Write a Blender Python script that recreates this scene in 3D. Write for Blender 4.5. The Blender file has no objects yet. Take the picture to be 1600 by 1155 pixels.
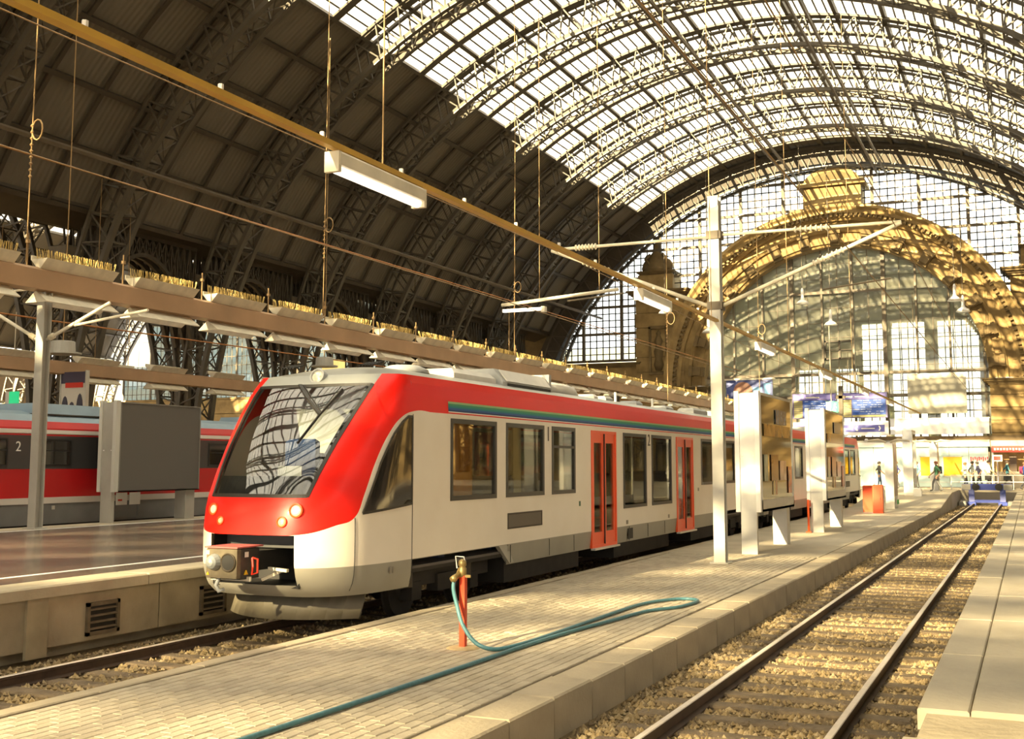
import bpy, math, random
from mathutils import Vector, Matrix
random.seed(7)
sc = bpy.context.scene
COL = sc.collection
PI = math.pi
# ------------------------------------------------------------------ camera
F_PX = 1775.0
PHI = math.atan(192.5 / F_PX)
TH = math.atan(810.0 / F_PX * math.cos(PHI))
st, ct, sp, cp = math.sin(TH), math.cos(TH), math.sin(PHI), math.cos(PHI)
cam = bpy.data.objects.new('camera', bpy.data.cameras.new('camera'))
COL.objects.link(cam)
cam.data.sensor_fit = 'HORIZONTAL'; cam.data.sensor_width = 36.0
cam.data.lens = 36.0 * F_PX / 1600.0
cam.data.shift_y = -45.0 / 1600.0
cam.data.clip_end = 2000
cam.matrix_world = Matrix(((ct, st * sp, st * cp, 0), (st, -ct * sp, -ct * cp, 0), (0, cp, -sp, 2.37), (0, 0, 0, 1)))
sc.camera = cam
# ------------------------------------------------------------------ light
world = bpy.data.worlds.new('world'); sc.world = world; world.use_nodes = True
bg = world.node_tree.nodes['Background']
bg.inputs[0].default_value = (1.0, 0.95, 0.85, 1); bg.inputs[1].default_value = 0.9
sun = bpy.data.objects.new('sun', bpy.data.lights.new('sun', 'SUN')); COL.objects.link(sun)
sun.data.energy = 24.0; sun.data.color = (1.0, 0.80, 0.46); sun.data.angle = 0.008
sun.rotation_euler = Vector((0.19, 1.0, -0.395)).to_track_quat('-Z', 'Y').to_euler()
vs = sc.view_settings
vs.view_transform = 'Standard'; vs.look = 'None'; vs.gamma = 1.0; vs.use_curve_mapping = False
vs.exposure = 2.3
sc.cycles.transparent_max_bounces = 24
sc.cycles.max_bounces = 8
sc.cycles.use_denoising = True
sc.cycles.sample_clamp_indirect = 6.0
# ------------------------------------------------------------------ materials
MATS = {}
def mat(name, col, rough=0.6, metal=0.0, var=0.0, scale=4.0, bump=0.0, bscale=None, emit=0.0, spec=0.5, col2=None):
    if name in MATS: return MATS[name]
    m = bpy.data.materials.new(name); m.use_nodes = True; MATS[name] = m
    nt = m.node_tree; b = nt.nodes['Principled BSDF']
    b.inputs['Base Color'].default_value = (*col, 1); b.inputs['Roughness'].default_value = rough
    b.inputs['Metallic'].default_value = metal; b.inputs['Specular IOR Level'].default_value = spec
    if emit:
        b.inputs['Emission Color'].default_value = (*col, 1); b.inputs['Emission Strength'].default_value = emit
    if var or bump:
        tc = nt.nodes.new('ShaderNodeTexCoord')
    if var:
        n = nt.nodes.new('ShaderNodeTexNoise'); n.inputs['Scale'].default_value = scale; n.inputs['Detail'].default_value = 6
        nt.links.new(tc.outputs['Object'], n.inputs['Vector'])
        mx = nt.nodes.new('ShaderNodeMix'); mx.data_type = 'RGBA'
        mr = nt.nodes.new('ShaderNodeMapRange'); mr.inputs[1].default_value = 0.3; mr.inputs[2].default_value = 0.7
        nt.links.new(n.outputs['Fac'], mr.inputs[0]); nt.links.new(mr.outputs[0], mx.inputs[0])
        c2 = col2 or tuple(c * (1 - var) for c in col)
        mx.inputs[6].default_value = (*col, 1); mx.inputs[7].default_value = (*c2, 1)
        nt.links.new(mx.outputs[2], b.inputs['Base Color'])
        if emit: nt.links.new(mx.outputs[2], b.inputs['Emission Color'])
    if bump:
        n2 = nt.nodes.new('ShaderNodeTexNoise'); n2.inputs['Scale'].default_value = bscale or scale * 4; n2.inputs['Detail'].default_value = 4
        nt.links.new(tc.outputs['Object'], n2.inputs['Vector'])
        bp = nt.nodes.new('ShaderNodeBump'); bp.inputs['Strength'].default_value = bump; bp.inputs['Distance'].default_value = 0.05
        nt.links.new(n2.outputs['Fac'], bp.inputs['Height']); nt.links.new(bp.outputs[0], b.inputs['Normal'])
    return m
def glass(name, tint=(0.9, 0.95, 0.9), gloss=0.12, milk=0.0, milkcol=(0.8, 0.85, 0.75), rough=0.02):
    """thin sheet glass: see-through, a fresnel mirror on top, optional dust that catches light"""
    m = bpy.data.materials.new(name); m.use_nodes = True; MATS[name] = m
    nt = m.node_tree; nt.nodes.clear()
    out = nt.nodes.new('ShaderNodeOutputMaterial')
    tr = nt.nodes.new('ShaderNodeBsdfTransparent'); tr.inputs[0].default_value = (*tint, 1)
    gl = nt.nodes.new('ShaderNodeBsdfGlossy'); gl.inputs['Roughness'].default_value = rough
    last = tr
    if milk:
        df = nt.nodes.new('ShaderNodeBsdfDiffuse'); df.inputs[0].default_value = (*milkcol, 1)
        tl = nt.nodes.new('ShaderNodeBsdfTranslucent'); tl.inputs[0].default_value = (*milkcol, 1)
        a = nt.nodes.new('ShaderNodeMixShader'); a.inputs[0].default_value = 0.5
        nt.links.new(df.outputs[0], a.inputs[1]); nt.links.new(tl.outputs[0], a.inputs[2])
        mm = nt.nodes.new('ShaderNodeMixShader'); mm.inputs[0].default_value = milk
        nt.links.new(tr.outputs[0], mm.inputs[1]); nt.links.new(a.outputs[0], mm.inputs[2]); last = mm
    fr = nt.nodes.new('ShaderNodeLayerWeight'); fr.inputs[0].default_value = 0.25
    mr = nt.nodes.new('ShaderNodeMapRange'); mr.inputs[3].default_value = gloss; mr.inputs[4].default_value = min(1.0, gloss + 0.6)
    nt.links.new(fr.outputs['Fresnel'], mr.inputs[0])
    mx = nt.nodes.new('ShaderNodeMixShader')
    nt.links.new(mr.outputs[0], mx.inputs[0]); nt.links.new(last.outputs[0], mx.inputs[1]); nt.links.new(gl.outputs[0], mx.inputs[2])
    nt.links.new(mx.outputs[0], out.inputs[0])
    return m
class NT:
    """tiny node expression helper"""
    def __init__(s, m): s.nt = m.node_tree
    def node(s, t): return s.nt.nodes.new(t)
    def math(s, op, a, b=None, c=None):
        n = s.node('ShaderNodeMath'); n.operation = op
        for i, v in enumerate((a, b, c)):
            if v is None: continue
            if isinstance(v, (int, float)): n.inputs[i].default_value = v
            else: s.nt.links.new(v, n.inputs[i])
        return n.outputs[0]
    def mix(s, f, a, b):
        n = s.node('ShaderNodeMix'); n.data_type = 'RGBA'
        for i, v in ((0, f), (6, a), (7, b)):
            if isinstance(v, tuple): n.inputs[i].default_value = (*v, 1)
            elif isinstance(v, (int, float)): n.inputs[i].default_value = v
            else: s.nt.links.new(v, n.inputs[i])
        return n.outputs[2]
# ------------------------------------------------------------------ mesh helpers
class MB:
    def __init__(s): s.v = []; s.f = []; s.m = []; s.mi = 0
    def add(s, vs_, fs_):
        o = len(s.v); s.v += [tuple(p) for p in vs_]
        for f in fs_: s.f.append(tuple(i + o for i in f)); s.m.append(s.mi)
        return s
    def box(s, x0, x1, y0, y1, z0, z1):
        return s.add([(x0, y0, z0), (x1, y0, z0), (x1, y1, z0), (x0, y1, z0), (x0, y0, z1), (x1, y0, z1), (x1, y1, z1), (x0, y1, z1)],
                     [(0, 3, 2, 1), (4, 5, 6, 7), (0, 1, 5, 4), (1, 2, 6, 5), (2, 3, 7, 6), (3, 0, 4, 7)])
    def cbox(s, x0, x1, y0, y1, z0, z1, c=0.01):
        """box with chamfered top edges"""
        v = [(x0, y0, z0), (x1, y0, z0), (x1, y1, z0), (x0, y1, z0), (x0, y0, z1 - c), (x1, y0, z1 - c), (x1, y1, z1 - c), (x0, y1, z1 - c),
             (x0 + c, y0 + c, z1), (x1 - c, y0 + c, z1), (x1 - c, y1 - c, z1), (x0 + c, y1 - c, z1)]
        return s.add(v, [(0, 3, 2, 1), (0, 1, 5, 4), (1, 2, 6, 5), (2, 3, 7, 6), (3, 0, 4, 7), (4, 5, 9, 8), (5, 6, 10, 9), (6, 7, 11, 10), (7, 4, 8, 11), (8, 9, 10, 11)])
    def bar(s, p, q, w=0.1, h=None, up=(0, 0, 1)):
        p = Vector(p); q = Vector(q); d = q - p
        if d.length < 1e-6: return s
        d.normalize(); u = Vector(up)
        if abs(d.dot(u)) > 0.98: u = Vector((1, 0, 0))
        a = d.cross(u).normalized(); b = a.cross(d).normalized(); h = h or w
        a = a * (w / 2); b = b * (h / 2)
        v = [p - a - b, p + a - b, p + a + b, p - a + b, q - a - b, q + a - b, q + a + b, q - a + b]
        return s.add(v, [(0, 1, 2, 3), (7, 6, 5, 4), (0, 4, 5, 1), (1, 5, 6, 2), (2, 6, 7, 3), (3, 7, 4, 0)])
    def tube(s, pts, r, n=8, caps=True):
        pts = [Vector(p) for p in pts]; rings = []
        rr = r if isinstance(r, (list, tuple)) else [r] * len(pts)
        prev = None
        for i, p in enumerate(pts):
            d = (pts[min(i + 1, len(pts) - 1)] - pts[max(i - 1, 0)]).normalized()
            if prev is None:
                u = Vector((0, 0, 1)) if abs(d.z) < 0.9 else Vector((1, 0, 0))
                a = d.cross(u).normalized()
            else:
                a = (prev - d * prev.dot(d)).normalized()
            prev = a; b = d.cross(a)
            rings.append([p + (a * math.cos(2 * PI * k / n) + b * math.sin(2 * PI * k / n)) * rr[i] for k in range(n)])
        v = [q for ring in rings for q in ring]; f = []
        for i in range(len(pts) - 1):
            for k in range(n):
                k2 = (k + 1) % n
                f.append((i * n + k, i * n + k2, (i + 1) * n + k2, (i + 1) * n + k))
        if caps:
            f.append(tuple(range(n - 1, -1, -1))); f.append(tuple((len(pts) - 1) * n + k for k in range(n)))
        return s.add(v, f)
    def lathe(s, c, axis, prof, n=20):
        """prof: (radius, distance along axis)"""
        c = Vector(c); d = Vector(axis).normalized()
        u = Vector((0, 0, 1)) if abs(d.z) < 0.9 else Vector((1, 0, 0))
        a = d.cross(u).normalized(); b = d.cross(a)
        v = []; f = []
        for r, t in prof:
            for k in range(n):
                w = 2 * PI * k / n
                v.append(c + d * t + (a * math.cos(w) + b * math.sin(w)) * max(r, 1e-4))
        for i in range(len(prof) - 1):
            for k in range(n):
                k2 = (k + 1) % n
                f.append((i * n + k, i * n + k2, (i + 1) * n + k2, (i + 1) * n + k))
        f.append(tuple(range(n - 1, -1, -1))); f.append(tuple((len(prof) - 1) * n + k for k in range(n)))
        return s.add(v, f)
    def prism(s, poly, axis, a, b):
        """poly of 2-D points extruded along 'x','y' or 'z' from a to b"""
        def P(u, w, t): return {'x': (t, u, w), 'y': (u, t, w), 'z': (u, w, t)}[axis]
        n = len(poly)
        v = [P(u, w, a) for u, w in poly] + [P(u, w, b) for u, w in poly]
        f = [tuple(range(n - 1, -1, -1)), tuple(range(n, 2 * n))]
        for k in range(n):
            k2 = (k + 1) % n; f.append((k, k2, n + k2, n + k))
        return s.add(v, f)
    def mesh(s, name, *mats, smooth=False):
        me = bpy.data.meshes.new(name); me.from_pydata(s.v, [], s.f)
        for m in mats: me.materials.append(m)
        if len(mats) > 1: me.polygons.foreach_set('material_index', s.m)
        if smooth: me.polygons.foreach_set('use_smooth', [True] * len(me.polygons))
        me.update(); return me
    def build(s, name, m, parent=None, smooth=False, kind=None):
        ms = m if isinstance(m, (list, tuple)) else (m,)
        return link(name, s.mesh(name, *ms, smooth=smooth), parent, kind)
def link(name, me, parent=None, kind=None):
    o = bpy.data.objects.new(name, me); COL.objects.link(o)
    if parent is not None:
        o.parent = parent; o.matrix_parent_inverse = world_of(parent).inverted()
    if kind: o['kind'] = kind
    return o
def world_of(o):
    m = Matrix.LocRotScale(o.location, o.rotation_euler, o.scale)
    if o.parent is not None: m = world_of(o.parent) @ o.matrix_parent_inverse @ m
    return m
def place(o, M):
    """give a linked child the world matrix M"""
    if o.parent is not None: M = (world_of(o.parent) @ o.matrix_parent_inverse).inverted() @ M
    l, r, s_ = M.decompose(); o.location = l; o.rotation_euler = r.to_euler(); o.scale = s_
    return o
def tag(o, label=None, cat=None, group=None, kind=None):
    if label: o['label'] = label
    if cat: o['category'] = cat
    if group: o['group'] = group
    if kind: o['kind'] = kind
    return o
def thing(name, label, cat, loc=(0, 0, 0), group=None, kind=None):
    o = bpy.data.objects.new(name, None); COL.objects.link(o); o.location = loc
    o.empty_display_size = 0.2
    return tag(o, label, cat, group, kind)
def struct(name, label, loc=(0, 0, 0)):
    o = bpy.data.objects.new(name, None); COL.objects.link(o); o.location = loc
    return tag(o, label, kind='structure')
def copy_tree(o, parent=None):
    c = o.copy(); COL.objects.link(c)
    if parent is not None: c.parent = parent
    for ch in o.children: copy_tree(ch, c)
    return c
ORD = ['first', 'second', 'third', 'fourth', 'fifth', 'sixth', 'seventh', 'eighth', 'ninth', 'tenth', 'eleventh', 'twelfth', 'thirteenth', 'fourteenth', 'fifteenth', 'sixteenth', 'seventeenth', 'eighteenth']
def text_mesh(body, size, extrude=0.004):
    cu = bpy.data.curves.new('lettering', 'FONT'); cu.body = body; cu.size = size; cu.extrude = extrude
    cu.align_x = 'CENTER'; cu.align_y = 'CENTER'
    o = bpy.data.objects.new('lettering', cu); COL.objects.link(o)
    dg = bpy.context.evaluated_depsgraph_get(); dg.update()
    me = bpy.data.meshes.new_from_object(o.evaluated_get(dg)); bpy.data.objects.remove(o); return me
# frames for lettering: facing +X (camera side of trains) or facing -Y
FACE_PX = Matrix(((0, 0, 1, 0), (1, 0, 0, 0), (0, 1, 0, 0), (0, 0, 0, 1)))
FACE_MY = Matrix(((1, 0, 0, 0), (0, 0, -1, 0), (0, 1, 0, 0), (0, 0, 0, 1)))
def lettering(body, size, M, m, parent, name='lettering'):
    me = text_mesh(body, size); me.materials.clear(); me.materials.append(m)
    o = link(name, me, parent); return place(o, M)
# shared colours
M_STEEL = mat('painted_steel', (0.135, 0.105, 0.066), 0.55, 0.0, 0.35, 1.5)
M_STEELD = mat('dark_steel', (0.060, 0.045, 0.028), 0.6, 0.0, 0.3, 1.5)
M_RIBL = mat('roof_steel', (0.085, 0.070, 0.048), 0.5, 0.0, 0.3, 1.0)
M_PANEL = mat('roof_boarding', (0.095, 0.078, 0.055), 0.7, 0.0, 0.25, 0.6)
M_BLACK = mat('black_rubber', (0.012, 0.011, 0.010), 0.6)
M_GREYP = mat('grey_paint', (0.40, 0.385, 0.33), 0.45, 0.0, 0.15, 2.0)
M_MASTL = mat('galvanised_steel', (0.55, 0.53, 0.46), 0.45, 0.2, 0.15, 3.0)
M_ALU = mat('brushed_aluminium', (0.62, 0.61, 0.56), 0.35, 0.55, 0.08, 5.0)
M_ALUW = mat('white_aluminium', (0.82, 0.80, 0.76), 0.35, 0.1)
M_YEL = mat('ochre_conduit', (0.60, 0.36, 0.05), 0.45, 0.0, 0.25, 2.0)
M_WIRE = mat('copper_wire', (0.30, 0.19, 0.08), 0.5, 0.3)
M_WHITE = mat('white_paint', (0.80, 0.79, 0.74), 0.5)
M_CREAM = mat('cream_enamel', (0.78, 0.72, 0.56), 0.4, 0.0, 0.25, 3.0)
M_RED = mat('signal_red', (0.62, 0.03, 0.012), 0.35)
M_ORANGE = mat('orange_paint', (0.75, 0.10, 0.012), 0.4, 0.0, 0.2, 6.0)
M_BLUE = mat('signal_blue', (0.02, 0.045, 0.30), 0.4)
M_STONE = mat('ochre_sandstone', (0.36, 0.25, 0.10), 0.8, 0.0, 0.45, 0.9, 0.4, 3.0, col2=(0.20, 0.13, 0.05))
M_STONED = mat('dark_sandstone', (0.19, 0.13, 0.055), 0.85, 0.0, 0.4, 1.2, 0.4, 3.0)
M_TUBE = mat('lit_tube', (1.0, 0.90, 0.76), 0.4, emit=0.35)
M_CONC = mat('old_concrete', (0.40, 0.335, 0.225), 0.85, 0.0, 0.35, 1.6, 0.25, 12.0)
M_ROOFGLASS = glass('roof_glass', (0.95, 0.95, 0.93), 0.04, 0.22, (0.92, 0.92, 0.88))
M_GABLE = glass('gable_glass', (0.50, 0.55, 0.58), 0.04, 0.02, (0.75, 0.85, 0.9))
M_PORTAL = glass('portal_glass', (0.60, 0.64, 0.54), 0.04, 0.36, (0.52, 0.52, 0.42))
# ------------------------------------------------------------------ projection (only to rank repeats by how large they show)
def px(x, y, z):
    z -= 2.37
    w = -st * cp * x + ct * cp * y + sp * z
    if w < 0.5: return None
    return (800 + F_PX * (ct * x + st * y) / w, 532.5 - F_PX * (st * sp * x - ct * sp * y + cp * z) / w, w)
def seen(p, mg=40):
    q = px(*p); return q is not None and -mg < q[0] < 1600 + mg and -mg < q[1] < 1155 + mg
# ================================================================== GROUND, PLATFORMS, TRACKS
XR0, XL0 = -2.465, -9.845           # track centre lines
ZP = 0.22                            # low luggage platform
ZH = 0.80                            # passenger platforms
m_bal = mat('track_dirt', (0.26, 0.185, 0.085), 0.95, 0.0, 0.55, 3.0, 0.9, 30.0, col2=(0.13, 0.095, 0.05))
fl = MB().box(-115, 60, -92, 77.0, -0.6, -0.17).build('floor', m_bal); tag(fl, 'brown gravel ground lying between and beneath the railway tracks', kind='structure')
def stones(name, label, x0, x1, yn, yf, n, avoid, xc_, sy_):
    mb = MB(); k = 0
    while k < n:
        t = random.random(); y = yn + (yf - yn) * t ** 2.1; x = random.uniform(x0, x1)
        if any(a < x < b for a, b in avoid): continue
        r = random.uniform(0.012, 0.030) * (1 + 0.7 * t)
        if random.random() < .75 and abs(x - xc_) < 1.3 and (y - sy_) % .64 < .13 or (y - sy_) % .64 > .51 and random.random() < .75 and abs(x - xc_) < 1.3: continue
        c = Vector((x, y, -0.165 + r * 0.35)); v = []
        for d in ((1, 0, 0), (0, 1, 0), (-1, 0, 0), (0, -1, 0), (0, 0, 1), (0, 0, -1)):
            v.append(c + Vector(d) * r * random.uniform(0.65, 1.35) + Vector((random.uniform(-.2, .2) * r, random.uniform(-.2, .2) * r, 0)))
        mb.mi = random.choice((0, 0, 1, 2))
        mb.add(v, [(0, 1, 4), (1, 2, 4), (2, 3, 4), (3, 0, 4), (1, 0, 5), (2, 1, 5), (3, 2, 5), (0, 3, 5)]); k += 1
    o = mb.build(name, (mat('stone_a', (0.28, 0.205, 0.10), 0.9), mat('stone_b', (0.17, 0.125, 0.07), 0.9), mat('stone_c', (0.36, 0.28, 0.16), 0.9)))
    return tag(o, label, 'ballast', kind='stuff')
stones('track_ballast', 'loose brown ballast stones around the empty right-hand track', -4.05, -0.78, 7.5, 74, 26000, ((-3.27, -3.15), (-1.78, -1.66)), XR0, 8.2)
stones('track_ballast', 'loose brown ballast stones under the nose of the red and white train', -11.6, -8.4, 6.5, 30, 9000, ((-10.66, -10.54), (-9.15, -9.03)), XL0, 7.0)
# rails and sleepers
m_slp = mat('weathered_sleeper', (0.20, 0.145, 0.085), 0.85, 0.0, 0.5, 5.0, 0.6, 18.0)
m_rail = mat('rusty_rail', (0.085, 0.05, 0.030), 0.7, 0.0, 0.4, 6.0); m_railt = mat('polished_rail_head', (0.72, 0.64, 0.55), 0.36, 0.6, 0.15, 9.0)
slp = MB().cbox(-1.3, 1.3, -0.13, 0.13, -0.30, -0.135, 0.02).mesh('sleeper', m_slp)
def track(xc, y0, y1, label, sy0, sy1):
    t = thing('railway_track', label, 'railway track', (xc, y0, -0.17))
    for s in (-1, 1):
        x = xc + s * 0.755; prof = [(-.065, -.15), (.065, -.15), (.065, -.135), (.012, -.115), (.012, -.045), (.036, -.035), (.036, -.006), (.028, 0), (-.028, 0), (-.036, -.006), (-.036, -.035), (-.012, -.045), (-.012, -.115), (-.065, -.135)]
        mb = MB().prism([(x + a, b) for a, b in prof], 'y', y0, y1)
        o = mb.build('rail', (m_rail, m_railt), t)
        for p in o.data.polygons:
            if abs(p.normal.z) > 0.4 and p.center.z > -0.012: p.material_index = 1
    y = sy0
    while y < sy1:
        o = link('sleeper', slp, t); place(o, Matrix.Translation((xc, y + random.uniform(-.03, .03), random.uniform(-.012, .012))) @ Matrix.Rotation(random.uniform(-.015, .015), 4, 'Z')); y += 0.64
    return t
track(XR0, -30, 75.2, 'empty railway track on wooden sleepers running to the blue buffer stop', 8.2, 74.5)
track(XL0, -30, 72.0, 'railway track under the red and white train beside the concrete wall', 7.0, 19)
track(-25.0, -30, 74.0, 'railway track carrying the all-red train', 24, 25)
# --- low luggage platform
m_pave = mat('grey_paver', (0.47, 0.405, 0.295), 0.8, 0.0, 0.3, 0.8, 0.15, 40.0); m_pave2 = mat('grey_paver_dark', (0.41, 0.35, 0.25), 0.8, 0.0, 0.3, 0.8, 0.15, 40.0)
m_slab = mat('platform_concrete', (0.50, 0.435, 0.315), 0.8, 0.0, 0.25, 0.7, 0.15, 20.0)
m_kerb = mat('kerb_concrete', (0.46, 0.385, 0.265), 0.8, 0.0, 0.3, 1.6, 0.2, 20.0)
pl = struct('platform_low', 'low grey paved luggage platform between the two tracks')
mb = MB(); mb.box(-8.13, -4.58, -30, 27.2, -0.4, ZP - 0.022); mb.build('bedding', mat('joint_sand', (0.20, 0.165, 0.11), 0.95), pl)
mb = MB(); mb.box(-8.15, -4.56, 27.2, 60, -0.4, ZP); mb.prism([(60, -.4), (60, ZP), (69, 0.76), (69, -.4)], 'x', -8.35, -4.1); mb.build('asphalt_strip', m_slab, pl)
kb = MB().cbox(-0.225, 0.225, 0, 0.985, -0.62, 0, 0.018).mesh('kerb_stone', m_kerb)
for k in range(74):
    o = link('kerb_stone', kb, pl); dx = 0.0 if k < 40 else 0; place(o, Matrix.Translation((-4.325 + random.uniform(-.006, .006), -14 + k * 1.0, ZP + random.uniform(-.006, .004))))
kb2 = MB().cbox(-0.10, 0.10, 0, 1.485, -0.62, 0, 0.012).mesh('edge_stone', m_kerb)
for k in range(50):
    o = link('edge_stone', kb2, pl); place(o, Matrix.Translation((-8.25, -14 + k * 1.5, ZP + random.uniform(-.004, .003))))
pv = [MB().cbox(-0.056, 0.056, -0.116, 0.116, -0.08, 0, 0.008).mesh('paver', m) for m in (m_pave, m_pave2)]
cells = []
ny = 92
for j in range(ny):
    for i in range(29):
        x = -8.07 + i * 0.12 + 0.06; y = 5.8 + j * 0.235 + (0.1175 if i % 2 else 0)
        q = px(x, y, ZP)
        vis = q is not None and 0 < q[0] < 1600 and q[1] < 1155
        cells.append((0 if vis else 1, q[2] if q else 99, x, y))
cells.sort()
rest = MB()
for n, (a, b, x, y) in enumerate(cells):
    z = ZP + random.uniform(-0.004, 0.002); k = random.choice((0, 0, 1))
    if n < 300:
        o = link('paver', pv[k], pl); place(o, Matrix.Translation((x, y, z)))
    else:
        rest.mi = k; rest.cbox(x - .056, x + .056, y - .116, y + .116, z - .08, z, .008)
rest.build('pavers', (m_pave, m_pave2), pl, kind='stuff')
# --- right passenger platform, slab by slab
pr_ = struct('platform_right', 'grey slab passenger platform along the right edge of the picture')
m_sl = mat('stone_slab', (0.40, 0.35, 0.26), 0.6, 0.0, 0.35, 0.9, 0.12, 12.0)
MB().box(-0.70, 14, -60, 77, -0.6, ZH - 0.075).build('wall', M_CONC, pr_)
edge = MB().cbox(0, 0.325, 0, 2.385, -0.14, 0, 0.012).mesh('edge_slab', m_sl)
big = MB().cbox(0, 1.19, 0, 2.385, -0.07, 0, 0.01).mesh('paving_slab', m_sl)
ZR = 0.76
for k in range(28):
    y = 8.2 + k * 2.4
    o = link('edge_slab', edge, pr_); place(o, Matrix.Translation((-0.76, y, ZR + random.uniform(-.006, .006))))
    for c in range(2):
        o = link('paving_slab', big, pr_); place(o, Matrix.Translation((-0.425 + c * 1.2, y - 0.9 * (c % 2), ZR + random.uniform(-.006, .006))))
MB().box(1.96, 14, -60, 77, ZR - .03, ZR).box(-.76, 1.96, -60, 7.3, ZR - .1, ZR).build('slab_field', m_sl, pr_)
# --- left passenger platform: glossy dark tiles, white lines, panelled concrete face
pL = struct('platform_left', 'dark glossy passenger platform with white lines and concrete face on the left')
m_tile = mat('polished_asphalt', (0.175, 0.135, 0.105), 0.22, 0.0, 0.45, 0.35, 0.03, 60.0)
MB().box(-22.35, -11.95, -60, 76, -0.6, ZH - 0.02).build('core', M_CONC, pL)
MB().box(-21.95, -12.25, -60, 76, ZH - 0.02, ZH).build('walking_surface', m_tile, pL)
for x0, x1, nm in ((-13.02, -12.90, 'white_line'), (-21.78, -21.66, 'white_line')):
    MB().box(x0, x1, -60, 76, ZH, ZH + .004).build(nm, M_WHITE, pL)
m_cop = mat('coping_stone', (0.47, 0.41, 0.29), 0.75, 0.0, 0.3, 1.3, 0.15, 15.0)
cpn = MB().cbox(-0.31, 0.31, 0, 2.985, -0.15, 0.002, 0.02).mesh('coping_stone', m_cop)
for k in range(16):
    o = link('coping_stone', cpn, pL); place(o, Matrix.Translation((-11.95, 1.0 + k * 3.0, ZH)))
MB().box(-12.26, -11.64, 49, 76, ZH - .15, ZH).box(-12.26, -11.64, -60, 1, ZH - .15, ZH).box(-22.95, -21.95, -60, 76, ZH - .15, ZH - .002).build('coping_strip', m_cop, pL)
pan = MB().box(-0.06, 0.0, 0, 2.38, -0.80, -0.155).mesh('wall_panel', M_CONC)
m_grl = mat('rusty_grille', (0.16, 0.12, 0.07), 0.75, 0.0, 0.4, 7.0)
for k in range(12):
    y = 3.7 + k * 2.4
    o = link('wall_panel', pan, pL); place(o, Matrix.Translation((-11.70, y, ZH)))
MB().box(-11.76, -11.70, 32.5, 76, 0, ZH - .15).box(-11.76, -11.70, -60, 3.7, 0, ZH - .15).build('plain_wall', M_CONC, pL)
MB().box(-11.70, -11.655, 10.83, 11.17, -0.10, ZH - .155).build('cover_plate', mat('cover_plate', (0.36, 0.30, 0.19), 0.8, 0, .3, 3), pL)
for y0, y1 in ((11.86, 12.46), (14.18, 14.78), (19.0, 19.6)):
    g = MB(); z0, z1 = 0.06, 0.50
    for a in ((y0, y0 + .05, z0, z1), (y1 - .05, y1, z0, z1), (y0, y1, z0, z0 + .05), (y0, y1, z1 - .05, z1)): g.box(-11.70, -11.655, *a)
    gf = g.build('vent_frame', m_grl, pL)
    MB().box(-11.702, -11.69, y0 + .03, y1 - .03, z0 + .03, z1 - .03).build('vent_back', M_BLACK, gf)
    for k in range(4):
        z = z0 + .09 + k * .085
        MB().bar((-11.68, y0 + .04, z), (-11.68, y1 - .04, z), 0.05, 0.012, (0.6, 0, 1)).build('slat', m_grl, gf)
# --- concourse floor
cf = MB().box(-115, 60, 77.0, 103, -0.6, 0.76).box(-8.35, -4.1, 69, 77, -0.6, 0.76).box(-4.1, -0.76, 76.9, 77, -.6, .76).build('floor_concourse', mat('concourse_tile', (0.46, 0.40, 0.29), 0.5, 0, .2, .8)); tag(cf, 'pale concourse floor crossing the hall beyond the buffer stop', kind='structure')
# ================================================================== ROOF
XC, ZC = -15.6, 0.5
A = math.radians
def RP(a, r, y=0, xc=XC): return Vector((xc + r * math.sin(a), y, ZC + r * math.cos(a)))
def rlo(a): return 28.15 - max(0, abs(a) - A(58)) / A(24) * 0.7
def rup(a): return 30.05 - max(0, abs(a) - A(58)) / A(24) * 1.35
STEP = 3.0
angs = [A(-87 + STEP * i) for i in range(59)]
def rib_parts():
    ch = []
    for fn, y, w in ((rlo, -.62, .30), (rlo, .62, .30), (rup, -.62, .20), (rup, .62, .20)):
        mb = MB()
        for a, b in zip(angs[:-1], angs[1:]): mb.bar(RP(a, fn(a), y), RP(b, fn(b), y), w * .8, w, (0, 1, 0))
        ch.append(mb)
    wb = MB()
    for a, b in zip(angs[:-1], angs[1:]):
        m = (a + b) / 2
        for y in (-.62, .62):
            wb.bar(RP(a, rlo(a), y), RP(m, rup(m), y), .08); wb.bar(RP(m, rup(m), y), RP(b, rlo(b), y), .08)
        wb.bar(RP(a, rlo(a), -.62), RP(b, rlo(b), .62), .06); wb.bar(RP(a, rlo(a), .62), RP(b, rlo(b), -.62), .06)
        wb.bar(RP(a, rlo(a), -.62), RP(a, rlo(a), .62), .09)
        wb.bar(RP(m, rup(m), -.62), RP(m, rup(m), .62), .09)
    return ch, wb
ch, wb = rib_parts()
ch_me = [c.mesh('chord', M_RIBL) for c in ch]; wb_me = wb.mesh('lattice', M_RIBL)
allm = MB()
for c in ch + [wb]: allm.add(c.v, c.f)
rib_me = allm.mesh('roof_truss', M_RIBL)
RIBS = [70.4 + 9.36 * k for k in range(-17, 3)]
near = [y for y in RIBS if y > 22]
near.sort(reverse=True)
for i, y in enumerate(near + [102.2]):
    lab = f'arched lattice roof truss, {ORD[i]} one on this side of the far gable' if i < len(near) else 'arched lattice roof truss closing the hall against the far gable glazing'
    t = thing('roof_truss', lab, 'roof truss', (0, y, 0), 'arched trusses of the main hall')
    for me in ch_me: place(link('chord', me, t), Matrix.Translation((0, y, 0)))
    place(link('lattice', wb_me, t, 'stuff'), Matrix.Translation((0, y, 0)))
ceil = struct('ceiling', 'barrel roof of dark boarding with a wide glazed strip along the crown')
for y in RIBS:
    if y <= 22: place(link('rear_truss', rib_me, ceil), Matrix.Translation((0, y, 0)))
Y0R = RIBS[0]; YE = 102.9
GS = 5.6
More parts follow.
